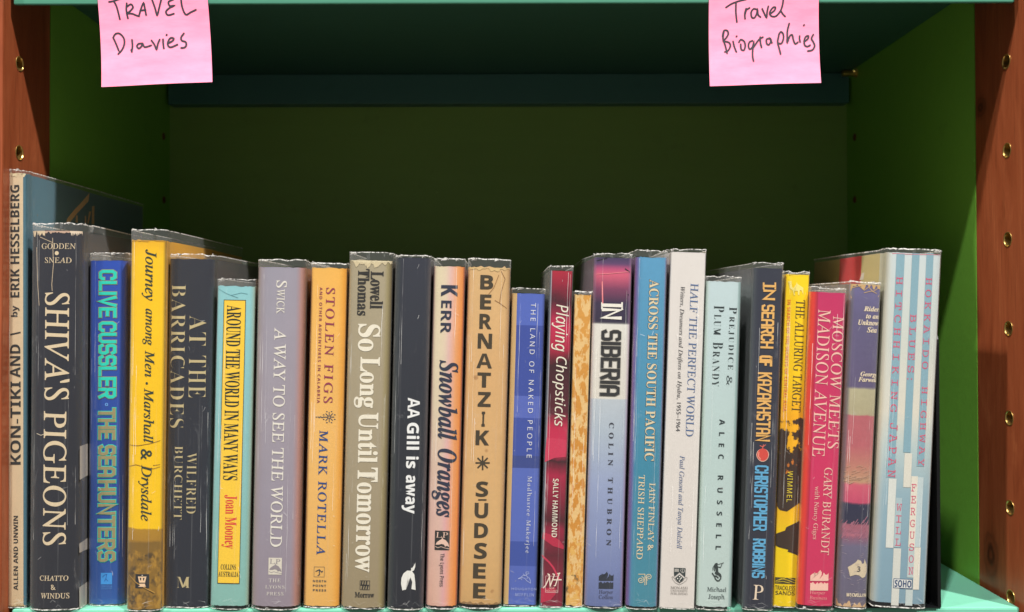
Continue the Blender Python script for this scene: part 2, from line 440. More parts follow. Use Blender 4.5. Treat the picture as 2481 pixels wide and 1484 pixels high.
def torn_mat():
    g = G('torn_plastic_edge')  # whitish torn plastic, edge glints put into its colour
    tr = g.n('ShaderNodeBsdfTransparent')
    p = g.n('ShaderNodeBsdfPrincipled'); p.inputs['Base Color'].default_value = (0.86, 0.84, 0.8, 1); p.inputs['Roughness'].default_value = 0.25
    m = g.n('ShaderNodeMixShader'); g.t.links.new(g.step(g.noise(700, 3), 0.3, 0.62), m.inputs[0])
    g.t.links.new(tr.outputs[0], m.inputs[1]); g.t.links.new(p.outputs[0], m.inputs[2]); g.t.links.new(m.outputs[0], g.out.inputs[0])
    return g.m
M_sleeve, M_strip, M_torn = sleeve_mat(), sleeve_mat(0.06, 0.26), torn_mat()  # M_strip: extra white stands in for reflections above the covers
M_scr_glint = scratch_glint_mat()
gp = G('paper_block'); ly = gp.noise(1, 2, 0.5, gp.map((2600, 3, 3)))
gp.bsdf(gp.ramp(ly, [(0.3, lin((176, 156, 120))), (0.7, lin((226, 212, 182)))]).outputs[0], 0.8, 0.2); M_pages = gp.m
def cloth(rgb):
    k = ('cloth', rgb)
    if k not in MC: MC[k] = paint_mat('book_cloth', rgb, 0.7, 0.1, 0.5, 0.2)
    return MC[k]

class Book:
    def __init__(s, label, TL, TR, yt, BL, BR, yb, yj=None, jt=None, B=5.0, p=2.6, deep=0.165, case_rgb=(24, 24, 28), sleeve=True, group='used books in a row on the shelf', seed=0, lift=0.0):
        s.rnd = random.Random(seed * 7 + 3); s.seed = seed
        B *= 0.001; s.B, s.p, s.deep = B, p, deep
        yj = yj or yb + 8
        mid = (BL + BR) / 2
        Ya = PZ(mid, yj, ZS).y                       # front apex of the sleeve where it stands on the shelf
        Yc = Ya + 0.0008
        Ys = Yc + B * 0.6
        a, b_, c, d = P(TL, yt, Ys), P(TR, yt, Ys), P(BL, yb, Ys), P(BR, yb, Ys)
        T, Bo = (a + b_) / 2, (c + d) / 2
        k = (T - Bo); k.y = 0; k.normalize(); r = Vector((k.z, 0, -k.x))
        s.w = ((b_ - a).dot(r) + (d - c).dot(r)) / 2 - 0.0009
        hw = s.w / 2
        # origin on the axis where the lowest corner touches the shelf
        o = Bo.copy(); low = -abs(r.z) * hw
        o = o + k * ((ZS + 0.0003 + lift - low - o.z) / k.z); o.y = Yc
        s.R = Matrix(((r.x, 0, k.x, o.x), (0, 1, 0, o.y), (r.z, 0, k.z, o.z), (0, 0, 0, 1)))
        s.Ri = s.R.inverted()
        # spine surface line for heights
        s.H = (s.Ri @ P((TL + TR) / 2, yt, Yc)).z
        s.z0 = max(0.0012, (s.Ri @ P(mid, yb + 3, Yc)).z)
        s.hj = (s.Ri @ P((TL + TR) / 2, jt, Yc)).z if jt else s.H + 0.003
        s.root = empty('book', label, 'book', group=group); s.root.matrix_world = s.R
        s.case_rgb = case_rgb; s.layer = 0; s.sleeve = sleeve
    # local coordinates of a photographed point on the spine
    def L(s, px, py):
        q = s.Ri @ P(px, py, s.R[1][3] + s.B * 0.12); return (q.x, q.z)
    def z(s, py, px=None):
        return s.L(px if px is not None else 1200, py)[1]
    def front(s, x):
        t = min(1.0, abs(2 * x / s.w)); return s.B * (1 - (1 - t ** s.p) ** (1 / s.p))
    def prof(s, inset=0.0, n=22, deep=None, groove=0.0007):
        hw = s.w / 2 - inset; L = (deep or s.deep); B = s.B; pts = []
        side = [(hw, L), (hw, L * 0.55), (hw, B + 0.013), (hw - groove, B + 0.0095), (hw - groove * .8, B + 0.006), (hw - groove * 0.1, B + 0.003), (hw, B + 0.0008)]
        pts += [(-a, b) for a, b in side]
        for i in range(n + 1):
            a = math.pi * (i / n)
            cx, sy = math.cos(a), math.sin(a)
            t = abs(cx) ** (2 / s.p) * (1 if cx > 0 else -1)
            yy = B - (B - inset) * (abs(sy) ** (2 / s.p))
            if 0 < i < n: pts.append((-t * hw, yy))
        pts += [(a, b) for a, b in reversed(side)]
        return pts
    def shell(s, inset, thick, z0, z1, jt=0.0, jb=0.0, rows=3, deep=None, freq=900, edge=None):
        po, pi = s.prof(inset, deep=deep), s.prof(inset + thick, deep=deep)
        bm = bmesh.new(); n = len(po); off = s.seed * 13.7
        arc = 0; U = [0]
        for i in range(1, n): arc += math.dist(po[i], po[i - 1]); U.append(arc)
        def zz(f, i, base0, base1):
            a = jb * noise.noise(Vector((U[i] * freq, off, 1))) if jb else 0
            b = jt * (noise.noise(Vector((U[i] * freq, off, 5))) + 0.7 * noise.noise(Vector((U[i] * freq * .3, off, 9)))) if jt else 0
            return (base0 + a) * (1 - f) + (base1 + b) * f
        fr = [k / rows for k in range(rows + 1)]
        if edge:
            hh = z1 - z0
            fr = [0, edge / hh, (s.z0 + 0.0004 - z0) / hh, (s.z0 + 0.006 - z0) / hh, 0.5, (s.H - 0.004 - z0) / hh, (s.H + 0.0002 - z0) / hh, 1 - edge / hh, 1]
            fr = [f for f in fr if f <= 1]; fr.sort()
        O = [[bm.verts.new((x, y, zz(f, i, z0, z1))) for i, (x, y) in enumerate(po)] for f in fr]
        if thick:
            I = [[bm.verts.new((x, y, zz(f, i, z0, z1))) for i, (x, y) in enumerate(pi)] for f in fr]
        m = len(fr)
        for j in range(m - 1):
            for i in range(n - 1):
                f = bm.faces.new((O[j][i], O[j][i + 1], O[j + 1][i + 1], O[j + 1][i]))
                f.smooth = True
                if edge:
                    f.material_index = 1 if j in (0, m - 2) else (2 if j == m - 3 else 0)
                if thick:
                    f = bm.faces.new((I[j][i + 1], I[j][i], I[j + 1][i], I[j + 1][i + 1])); f.smooth = True
        if thick:
            for i in range(n - 1):
                bm.faces.new((O[0][i + 1], O[0][i], I[0][i], I[0][i + 1]))
                bm.faces.new((O[-1][i], O[-1][i + 1], I[-1][i + 1], I[-1][i]))
            for j in range(m - 1):
                bm.faces.new((O[j][0], O[j + 1][0], I[j + 1][0], I[j][0]))
                bm.faces.new((O[j + 1][-1], O[j][-1], I[j][-1], I[j + 1][-1]))
            for e in bm.edges:                       # crisp ends: only the wrapped faces shade smoothly
                if len(e.link_faces) == 2 and e.link_faces[0].smooth != e.link_faces[1].smooth: e.smooth = False
        return bm
    def body(s, mat, soft=False, wear=0.0005):
        if soft:                                     # paperback: one printed wrapper and its paper
            obj('cover', s.shell(0.0, 0.0004, 0.0008, s.H, wear * .3, 0), mat, s.root)
            s.z0 = 0.0008
            bm = bmesh.new(); box(bm, (-s.w / 2 + 0.0006, s.B + 0.0008, 0.001), (s.w / 2 - 0.0006, s.deep - 0.001, s.H - 0.0006)); obj('page_block', bm, M_pages, s.root)
        else:
            obj('case_binding', s.shell(0.0022, 0.0022, 0.0006, s.H - 0.0012, deep=s.deep - 0.001), cloth(s.case_rgb), s.root)
            obj('dust_jacket', s.shell(0.0, 0.0003, s.z0, s.H, wear, wear), mat, s.root)
            bm = bmesh.new(); box(bm, (-s.w / 2 + 0.0046, s.B + 0.005, 0.0035), (s.w / 2 - 0.0046, s.deep - 0.005, s.H - 0.005)); obj('page_block', bm, M_pages, s.root)
        if s.sleeve:
            o = obj('plastic_sleeve', s.shell(-0.00045, 0, 0.0002, s.hj, s.rnd.uniform(0.0003, 0.0015), 0.0005, rows=2, deep=s.deep + 0.001, freq=s.rnd.uniform(150, 520), edge=s.rnd.uniform(0.0004, 0.0008)), [M_sleeve, M_torn, M_strip], s.root)
            s.flaps()
    def flaps(s):
        # ragged curls of plastic along the top edge of the sleeve
        r = s.rnd; po = s.prof(-0.0005)
        for k in range(r.randint(5, 8)):
            i = r.randint(3, len(po) - 4); x, y = po[i]
            if y > s.B + 0.05: y = s.B + r.random() * 0.03
            l = r.uniform(0.0012, 0.0042); h = r.uniform(0.0004, 0.0012); dy = -r.uniform(0.0002, 0.0007)
            zt = s.hj - r.uniform(0.0, 0.0012) if k < 5 else 0.0012
            bm = bmesh.new()
            v = [bm.verts.new(q) for q in ((x, y + dy * .2, zt - h), (min(s.w / 2, x + l), y + dy * .4, zt - h * .4), (min(s.w / 2, x + l * .7), y + dy * 1.4, zt + h * .6), (x + l * .2, y + dy, zt + h))]
            bm.faces.new(v)
            obj('plastic_flap', bm, M_torn, s.root)
        # creases and scratches on the sleeve, the long ones as painted white glints
        ch = []
        for k in range(r.randint(5, 8)):
            x = r.choice((-1, -1, 1)) * s.w * r.uniform(0.24, 0.44); z = r.uniform(0.05, 0.75) * s.H; l = r.uniform(0.02, 0.11); pts = []
            for q in range(9): pts.append((x + 0.0004 * noise.noise(Vector((q * 0.6, k, s.seed))), min(s.H - 0.001, z + l * q / 8)))
            ch += ribbon(pts, r.uniform(0.00012, 0.0003))
        for k in range(r.randint(6, 12)):
            x = s.w * r.uniform(-0.42, 0.42); z = r.uniform(0.03, 0.97) * s.H; a = r.uniform(0, 3.1); l = r.uniform(0.0005, 0.0035)
            ch += ribbon([(x, z), (x + l * 0.5 * math.cos(a) + 0.0002, z + l * 0.5 * math.sin(a)), (x + l * math.cos(a), z + l * math.sin(a))], r.uniform(0.0001, 0.00026))
        # crumpled plastic at the tail, its glints painted as white strokes
        for k in range(r.randint(4, 8)):
            x = s.w * r.uniform(-0.42, 0.3); z = s.z0 + r.uniform(-0.0005, 0.0045); l = r.uniform(0.002, 0.007)
            ch += ribbon([(x, z), (x + l * 0.4, z + r.uniform(-0.001, 0.0016)), (x + l, z + r.uniform(-0.002, 0.002))], r.uniform(0.00015, 0.00045))
        s.emit('sleeve_scratches_glints', ch, M_scr_glint, 0.00046)['kind'] = 'stuff'
    # ---- print on the spine
    def emit(s, name, chunks, mat, lift, cuts=True, parent=None):
        bm = bmesh.new(); k = 0
        for v, f in chunks:
            vs = [bm.verts.new((a, -(0.0001 + lift + k * 0.000002), b)) for a, b in v]
            for q in f:
                if len(set(q)) > 2:
                    try: bm.faces.new([vs[i] for i in q])
                    except ValueError: pass
            k += 1
        if cuts:
            n = 14
            for i in range(1, n):
                x = -s.w / 2 + s.w * i / n
                bmesh.ops.bisect_plane(bm, geom=list(bm.verts) + list(bm.edges) + list(bm.faces), plane_co=(x, 0, 0), plane_no=(1, 0, 0))
        lim = s.w / 2 * 0.995
        for v in bm.verts:
            v.co.x = max(-lim, min(lim, v.co.x))
            v.co.y += s.front(v.co.x)
        bmesh.ops.recalc_face_normals(bm, faces=bm.faces)
        return obj(name, bm, mat, parent or s.root)
    def text(s, t, sty, xL, xR, y0, y1, rgb, rot=-1, space=1.0, metal=0.0, name='lettering', lift=0.00006):
        JOBS.append((t, sty, space, lambda v, f: s._text(v, f, xL, xR, y0, y1, rgb, rot, metal, name, lift)))
    def _text(s, v, f, xL, xR, y0, y1, rgb, rot, metal, name, lift):
        ax, bx = min(a for a, b in v), max(a for a, b in v); ay, by = min(b for a, b in v), max(b for a, b in v)
        xm = (xL + xR) / 2
        if rot == 0:
            l0, zt = s.L(xL, y0); l1, _ = s.L(xR, y0); zb = s.L(xm, y1)[1]
            q = [(l0 + (a - ax) / (bx - ax) * (l1 - l0), zb + (b - ay) / (by - ay) * (zt - zb)) for a, b in v]
        else:
            l0, zt = s.L(xL, y0); l1, _ = s.L(xR, y0); zb = s.L(xm, y1)[1]
            if rot < 0: q = [(l0 + (b - ay) / (by - ay) * (l1 - l0), zt + (a - ax) / (bx - ax) * (zb - zt)) for a, b in v]
            else: q = [(l1 + (b - ay) / (by - ay) * (l0 - l1), zb + (a - ax) / (bx - ax) * (zt - zb)) for a, b in v]
        s.emit(name, [(q, f)], ink(rgb, metal), lift)
    def block(s, t, xL, xR, y0, y1, rgb, wd, rgb2=None, o2=0.0, gap=0.42, ws=None):
        l0, zt = s.L(xL, y0); l1, _ = s.L(xR, y0); zb = s.L((xL + xR) / 2, y1)[1]
        wd *= SC; o2 *= SC; ws = ws or {}
        wid = [ws.get(ch, BF[ch][0]) for ch in t]; tot = sum(wid) + gap * (len(t) - 1)
        H = l1 - l0 - wd; Wt = zt - zb - wd; u = Wt / tot; cur = 0
        A, Bk = [], []
        for ch, wc in zip(t, wid):
            for st in BF[ch][1]:
                pts = [(l0 + wd / 2 + b * H, zt - wd / 2 - (cur + a * wc) * u) for a, b in st]
                A += ribbon(pts, wd)
                if rgb2: Bk += ribbon(pts, wd + 2 * o2)
            cur += wc + gap
        if rgb2: s.emit('lettering_outline', Bk, ink(rgb2), 0.00003)
        s.emit('lettering', A, ink(rgb), 0.00016)
    def poly(s, pts, rgb, name='printed_mark', lift=0.00004, metal=0.0):
        q = [s.L(a, b) for a, b in pts]
        bm = bmesh.new(); vs = [bm.verts.new((a, 0, b)) for a, b in q]; fc = bm.faces.new(vs)
        r = bmesh.ops.triangulate(bm, faces=[fc]); bm.verts.index_update()
        v = [(w.co.x, w.co.z) for w in bm.verts]; f = [tuple(w.index for w in g.verts) for g in bm.faces]; bm.free()
        return s.emit(name, [(v, f)], ink(rgb, metal), lift)
    def polys(s, lst, rgb, name='printed_mark', lift=0.00004):
        ch = []
        for pts in lst:
            q = [s.L(a, b) for a, b in pts]
            bm = bmesh.new(); vs = [bm.verts.new((a, 0, b)) for a, b in q]; fc = bm.faces.new(vs)
            bmesh.ops.triangulate(bm, faces=[fc]); bm.verts.index_update()
            ch.append(([(w.co.x, w.co.z) for w in bm.verts], [tuple(w.index for w in g.verts) for g in bm.faces])); bm.free()
        return s.emit(name, ch, ink(rgb), lift)
    def rect(s, xL, xR, y0, y1, rgb, name='printed_panel', lift=0.00002):
        a, zt = s.L(xL, y0); b, _ = s.L(xR, y0); zb = s.L((xL + xR) / 2, y1)[1]
        return s.emit(name, [([(a, zt), (b, zt), (b, zb), (a, zb)], [(0, 1, 2, 3)])], ink(rgb), lift)
    def frame(s, xL, xR, y0, y1, wd, rgb, lift=0.00006):
        wd *= SC
        a, zt = s.L(xL, y0); b, _ = s.L(xR, y0); zb = s.L((xL + xR) / 2, y1)[1]; ch = []
        for (p, q, r_, t_) in ((a, b, zt, zt - wd), (a, b, zb + wd, zb), (a, a + wd, zt - wd, zb + wd), (b - wd, b, zt - wd, zb + wd)):
            ch.append(([(p, r_), (q, r_), (q, t_), (p, t_)], [(0, 1, 2, 3)]))
        return s.emit('printed_border', ch, ink(rgb), lift)
    def strokes(s, lst, wd, rgb, name='printed_mark', lift=0.00005, cap=False):
        ch = []
        for pts in lst: ch += ribbon([s.L(a, b) for a, b in pts], wd * SC, cap)
        return s.emit(name, ch, ink(rgb), lift)
    def ragged(s, top, depth, rgb, x0=-0.5, x1=0.5, name='worn_edge', lift=0.00008, rough=1.0):
        """irregular worn strip along the head (top=True) or tail of the spine"""
        n = 60; q = []; f = []; zb = (s.H if top else s.z0); sg = -1 if top else 1
        for i in range(n + 1):
            x = (x0 + (x1 - x0) * i / n) * s.w * 0.985
            d = depth * (0.5 + rough * 0.9 * noise.noise(Vector((i * 0.17, s.seed * 3.1, depth * 900))) + rough * 0.25 * noise.noise(Vector((i * 0.6, s.seed, 4))))
            q += [(x, zb - sg * 0.00005), (x, zb + sg * max(0.0001, d))]
        f = [(2 * i, 2 * i + 2, 2 * i + 3, 2 * i + 1) for i in range(n)]
        return s.emit(name, [(q, f)], ink(rgb), lift)
    def side_point(s, px, py, sg):
        d = s.Ri.to_3x3() @ ray(px, py); o = s.Ri @ CAM
        t = (sg * s.w / 2 - o.x) / d.x; q = o + d * t
        return q
    def side_poly(s, pts, rgb, sg=1, name='printed_mark'):
        bm = bmesh.new(); vs = []
        for a, b in pts:
            q = s.side_point(a, b, sg); vs.append(bm.verts.new((sg * (s.w / 2 + 0.00012), q.y, q.z)))
        bm.faces.new(vs); return obj(name, bm, ink(rgb), s.root)
CRM = (224, 203, 170)
# 1 ---------------------------------------------------------------- tall thin cream spine
b = Book('tall thin cream spined book with blue cover, leftmost, bold dark capitals reading upwards', 19, 64, 421, 17.5, 67, 1468, 1476, 412, B=2.6, p=3.6, deep=0.215, seed=1, case_rgb=(70, 90, 96))
m = cover_mat(b.H, b.w, b.B, [(0, (214, 188, 150)), (0.1, (222, 196, 160)), (1, (224, 200, 166))], xr=[(0.0, (200, 170, 134), 0.0), (0.86, (200, 170, 134), 0.0), (0.885, (72, 112, 128), 1.0), (1, (72, 112, 128), 1.0)], side=[(0, (88, 128, 146)), (1, (76, 112, 130))], mottle=0.09, grain=500, spots=(120, 0.12, (150, 110, 74), 0.5))
b.body(m, wear=0.0011)
b.ragged(True, 0.0028, (232, 214, 176)); b.ragged(False, 0.0016, (178, 150, 112))
DK = (48, 52, 54)
b.text('ERIK HESSELBERG', 'sansb', 25.5, 47.8, 449, 721, DK, rot=1)
b.text('by', 'sansb', 27.5, 48, 741, 768, DK, rot=1)
b.strokes([[(27, 811), (49, 806)]], 3.6, DK, name='lettering')
b.text('AND', 'sansb', 25, 50, 835, 915, DK, rot=1)
b.text('KON-TIKI', 'sansb', 25.7, 51, 925, 1126, DK, rot=1)
b.text('ALLEN AND UNWIN', 'sansb', 33.5, 44.5, 1250, 1430, DK, rot=1)
k = 0.1025; X0, Y0 = 121.1, 411.9
def kt(pts): return [(X0 + a * 0.10253, Y0 + q * 0.10253) for a, q in pts]
for pl in ([(385, 1240), (400, 1160), (560, 960), (740, 770), (930, 550), (905, 745), (640, 1030), (470, 1240)], [(600, 1250), (615, 1080), (650, 1080), (655, 1250)], [(820, 1270), (820, 1090), (850, 1090), (855, 1280)], [(875, 1275), (925, 985), (968, 990), (905, 1275)], [(985, 1285), (990, 870), (1045, 850), (1040, 1300)]):
    b.side_poly(kt(pl), (232, 190, 138), name='cover_drawing')
b1 = b
# 2
b = Book('widest dark navy book with large cream serif capitals and torn head', 75, 204, 560, 72.6, 194, 1472, 1482, 541, B=6.5, p=2.6, deep=0.17, seed=2, case_rgb=(90, 82, 76))
m = cover_mat(b.H, b.w, b.B, [(0, (36, 38, 48)), (1, (40, 42, 54))], xr=[(0, (54, 66, 72), 0.75), (0.1, (40, 60, 60), 0.3), (0.2, (36, 38, 48), 0), (0.85, (36, 38, 48), 0), (1, (60, 62, 68), 0.5)], side=[(0, (74, 72, 74)), (1, (52, 50, 50))], mottle=0.12, blobs=[(0.02, 0.5, (172, 164, 156), 26, 0.56, 0.05, (0.05, 1, 1))] if 0 else [])  # lighter teal left edge is sheen painted into the cover colour
b.body(m, wear=0.001)
b.ragged(True, 0.0040, (222, 200, 168), -0.5, -0.2, rough=0.9); b.ragged(True, 0.0024, (200, 168, 148), -0.2, 0.3, rough=0.6); b.ragged(True, 0.0046, (228, 208, 184), 0.3, 0.5, rough=0.8)
b.strokes([[(98, 575), (128, 588)], [(129, 578), (131, 640), (127, 690), (128, 705)], [(88, 600), (91, 690), (95, 740)]], 1.5, (196, 176, 150), name='crease')
b.text('GODDEN', 'roman', 102, 182.6, 590, 604, CRM, 0); b.text('SNEAD', 'roman', 110, 173.4, 624.4, 638, CRM, 0)
b.text('•', 'def', 134, 144, 609, 619, CRM, 0)
b.text("SHIVA'S", 'romanb', 110, 170, 709, 970, CRM); b.text('PIGEONS', 'romanb', 106.5, 162.8, 996, 1321, CRM)
b.text('CHATTO', 'romanb', 97.4, 166, 1394.4, 1407, CRM, 0); b.text('&', 'roman', 125, 136.7, 1416.4, 1429, CRM, 0); b.text('WINDUS', 'romanb', 100, 168.3, 1436.6, 1450, CRM, 0)
b.strokes([[(89, 1051), (100, 1055), (110, 1051), (121, 1054)], [(108, 1052), (112, 1046)]], 1.4, (220, 205, 180), name='crease')
for pl in ([(193, 1082), (212, 1075), (213, 1152), (193, 1163)], [(191.5, 1318), (213, 1303), (214, 1330), (192, 1340)], [(191.5, 1424), (214, 1408), (214, 1462), (192, 1476)]):
    b.side_poly(pl, (168, 160, 150), name='cover_photo_patch')
# 3
b = Book('royal blue book with blocky turquoise and gold capitals, left of the yellow one', 213, 313, 632, 216, 303, 1464, 1471, 613, B=5.5, p=2.6, deep=0.16, seed=3, case_rgb=(214, 214, 220))
m = cover_mat(b.H, b.w, b.B, [(0, (38, 84, 158)), (0.3, (30, 72, 150)), (1, (34, 76, 178))], xr=[(0, (40, 70, 140), 0.4), (0.1, (40, 60, 120), 0), (0.93, (30, 60, 120), 0.0), (1, (24, 48, 100), 0.6)], side=[(0, (40, 60, 120)), (1, (60, 60, 80))], mottle=0.05)
b.body(m)
TQ, GD = (28, 208, 186), (152, 142, 104)
b.block('CLIVE', 240.7, 283.5, 654.6, 770.3, TQ, 7.6, GD, 1.5, ws={'I': .1}, gap=.5)
b.block('CUSSLER', 240, 283, 779.5, 966, TQ, 7.6, GD, 1.5, gap=.5)
b.block('THE', 239, 281, 988.4, 1065.6, GD, 7.6, TQ, 1.5, gap=.5); b.block('SEA', 238.8, 281, 1078.4, 1155.6, GD, 7.6, TQ, 1.5, gap=.5); b.block('HUNTERS', 238.6, 281, 1163, 1361, GD, 7.6, TQ, 1.5, gap=.5)
b.text('o', 'sansb', 255.5, 263, 976.5, 984, (110, 170, 235), 0)
b.rect(245.4, 272.6, 1387.8, 1415.7, (58, 148, 222), 'publisher_logo')
b.strokes([[(249, 1398), (255, 1393), (260, 1391), (258.5, 1398), (257.5, 1402), (262, 1407)], [(257.5, 1402), (254, 1408)]], 1.3, (22, 74, 150), 'publisher_logo')
b.text('SIMON &', 'sans', 245.4, 272.6, 1418, 1421.8, (80, 150, 220), 0); b.text('SCHUSTER', 'sans', 245.4, 272.6, 1423.4, 1427.4, (80, 150, 220), 0)
# 4
b = Book('bright yellow book with dark italic writing and a mottled brown foot of the spine', 318, 402, 583, 304.5, 393, 1475, 1484, 556, B=5.0, p=2.7, deep=0.195, seed=4, case_rgb=(120, 96, 40))
zb = b.z(1283, 350) / b.H
m = cover_mat(b.H, b.w, b.B, [(0, (150, 112, 44)), (zb - 0.035, (132, 100, 42)), (zb - 0.03, (172, 128, 44)), (zb, (178, 134, 40)), (zb + 0.002, (248, 200, 14)), (0.95, (250, 200, 20)), (1, (238, 182, 30))], namp=0.02, nscale=50, xr=[(0, (190, 160, 80), 0.35), (0.1, (220, 180, 40), 0), (0.94, (190, 140, 20), 0.0), (1, (120, 84, 30), 0.7)], side=[(0, (236, 172, 26)), (0.3, (226, 164, 24))],
  blobs=[(-0.1, zb - 0.045, (84, 66, 40), 150, 0.55, 0.1, (1, 1, 1)), (-0.1, zb - 0.04, (178, 134, 52), 200, 0.56, 0.1, (1, 1, .7))], mottle=0.06)
b.body(m, wear=0.0009)
DG = (44, 60, 50)
b.ragged(True, 0.001, (214, 160, 50))
b.text('Journey', 'italb', 345.4, 379.7, 604.6, 728.8, DG); b.text('among', 'italb', 346.8, 369, 748, 837, DG); b.text('Men', 'italb', 352, 374.7, 849, 913.6, DG)
b.text('•', 'def', 353.5, 359.5, 926, 932, DG, 0)
b.text('Marshall', 'italb', 350, 374.7, 940.6, 1073, DG); b.text('&', 'italb', 341.7, 369, 1087.6, 1114.4, DG); b.text('Drysdale', 'italb', 336, 369.5, 1126, 1262, DG)
b.strokes([[(311, 1079), (335, 1080), (365, 1075), (382, 1070), (396, 1066)], [(311, 1131), (330, 1126), (345, 1130), (372, 1136), (396, 1130)], [(372, 1128), (396, 1126)]], 1.4, (158, 118, 30), name='crease')
b.strokes([[(312, 1394), (330, 1411), (355, 1426), (374, 1436)]], 1.6, (206, 158, 74), name='crease'); b.strokes([[(312, 1396), (330, 1413.5), (355, 1428), (372, 1438)]], 1.2, (70, 50, 26), name='crease', lift=0.00003)
b.rect(329, 362.4, 1390.8, 1425, (38, 40, 46), 'publisher_logo')
LX = lambda a: 242.3 + a * 0.10199; LY = lambda q: 1302.3 + q * 0.10199
b.polys([[(LX(x), LY(y)) for x, y in q] for q in ([(912, 925), (1112, 925), (1080, 1070), (940, 1070)], [(940, 1095), (1075, 1095), (1050, 1130), (1060, 1150), (1105, 1170), (905, 1170), (955, 1150), (965, 1130)])], (244, 208, 170), 'publisher_logo', 0.00006)
b.polys([[(LX(x), LY(y)) for x, y in q] for q in ([(950, 955), (990, 955), (985, 1025), (965, 1010)], [(1030, 955), (1070, 955), (1055, 1010), (1035, 1025)])], (38, 40, 46), 'publisher_logo', 0.00009)
b.text('•', 'def', LX(998), LX(1026), LY(885), LY(912), (244, 230, 210), 0)
# 5
b = Book('charcoal book with gold foil capitals in two columns, beside the yellow book', 411, 520, 628, 396, 508, 1470, 1477, 617, B=5.0, p=3.0, deep=0.16, seed=5, case_rgb=(30, 30, 36))
m = cover_mat(b.H, b.w, b.B, [(0, (36, 40, 52)), (1, (44, 47, 58))], xr=[(0, (24, 26, 32), 0.7), (0.08, (40, 44, 54), 0.0), (0.93, (36, 40, 52), 0), (1, (70, 76, 84), 0.5)], side=[(0, (58, 54, 56)), (1, (46, 42, 42))], mottle=0.08)
b.body(m, wear=0.0004)
GF = (214, 196, 150)
for t in (('AT', 460.5, 500.5, 764.7, 838), ('THE', 459, 499.5, 862, 964), ('BARRICADES', 415.6, 451.5, 689.6, 1037), ('WILFRED', 454, 477, 1097.4, 1244.4), ('BURCHETT', 423.8, 444, 1081, 1259)):
    b.text(t[0], 'serif', t[1], t[2], t[3], t[4], GF, metal=0.3, space=1.1)
b.text('M', 'serif', 429, 461, 1397, 1424, GF, 0, metal=0.3)
# 6
b = Book('pale aqua book with a long yellow title panel and red author name', 524, 621, 694, 511, 599, 1465, 1480, 676.5, B=4.2, p=3.2, deep=0.15, seed=6, case_rgb=(50, 66, 64))
m = cover_mat(b.H, b.w, b.B, [(0, (138, 186, 176)), (0.5, (142, 194, 194)), (1, (146, 202, 208))], xr=[(0, (140, 190, 190), 0.4), (0.08, (140, 190, 190), 0), (0.9, (110, 160, 150), 0.0), (1, (170, 180, 150), 0.6)], side=[(0, (150, 170, 140)), (1, (110, 130, 110))], mottle=0.04)
b.body(m, wear=0.0009)
b.rect(542.4, 596.3, 726.5, 1415, (42, 54, 44), 'panel_border', 0.00001); b.rect(543.8, 594.9, 728.4, 1413, (250, 206, 62), 'title_panel', 0.00005)
b.text('AROUND THE WORLD IN MANY WAYS', 'bold', 550, 585.5, 740, 1164, (34, 42, 34), lift=0.00012)
b.text('Joan Mooney', 'bold', 539.8, 575, 1199, 1329, (226, 66, 60), lift=0.00012)
b.text('COLLINS', 'bold', 535.5, 572.4, 1367, 1380, (40, 44, 36), 0, lift=0.00012); b.text('AUSTRALIA', 'bold', 529.5, 578.3, 1384.3, 1397.3, (40, 44, 36), 0, lift=0.00012)
b.strokes([[(528, 700), (550, 712), (577, 722)], [(560, 716), (585, 710), (600, 713)]], 0.9, (90, 150, 160), name='crease')
# 7
b = Book('wide lavender grey book with white serif capitals and a white dolphin emblem', 624, 742, 648, 608, 725, 1467, 1482, 629, B=6.5, p=2.5, deep=0.16, seed=7, case_rgb=(96, 54, 36))
m = cover_mat(b.H, b.w, b.B, [(0, (150, 138, 150)), (0.3, (156, 148, 162)), (0.6, (162, 154, 166)), (1, (158, 154, 168))], xr=[(0, (150, 126, 110), 0.9), (0.1, (160, 140, 140), 0.4), (0.25, (150, 140, 160), 0), (0.82, (170, 140, 150), 0.1), (0.93, (190, 120, 90), 0.6), (1, (120, 66, 40), 0.9)], side=[(0, (130, 80, 54)), (1, (110, 74, 60))], mottle=0.07, stretch=(160, 160, 10), namp=0.2, nscale=12)
b.body(m)
WH = (234, 228, 218)
b.text('S', 'romanb', 670.5, 696, 680, 698, WH); b.text('WICK', 'romanb', 671.5, 691, 701, 760.6, WH)
b.text('A WAY TO SEE THE WORLD', 'romanb', 665.4, 694.5, 794.3, 1325, WH)
b.rect(651.6, 683.8, 1351, 1392, (222, 214, 200), 'publisher_logo')
def dolphin(b, x, y, w, h, dark, light):
    q = lambda a, c: (x + a * w, y + c * h)
    b.text('LP', 'roman', x + w * .08, x + w * .88, y + h * .08, y + h * .36, light, 0, name='publisher_logo', lift=0.00007)
    b.polys([[q(.04, .72), q(.12, .6), q(.3, .5), (x + .45 * w, y + .44 * h), q(.5, .34), q(.56, .43), q(.74, .5), q(.9, .66), q(.97, .84), q(.8, .78), q(.68, .82), q(.62, .72), q(.45, .68), q(.25, .72)]], light, 'publisher_logo', 0.00007)
    b.strokes([[q(.03, .82), q(.2, .88), q(.4, .82), q(.62, .88), q(.97, .94)]], 1.2, light, 'publisher_logo', 0.00007)
dolphin(b, 651.6, 1351, 32.2, 41, None, (150, 140, 146))
b.text('THE', 'roman', 652.2, 680.7, 1401.5, 1410.3, WH, 0, 1.2); b.text('LYONS', 'roman', 643.5, 690, 1417.7, 1426, WH, 0, 1.2); b.text('PRESS', 'roman', 646.5, 687.3, 1433.7, 1442.3, WH, 0, 1.2)
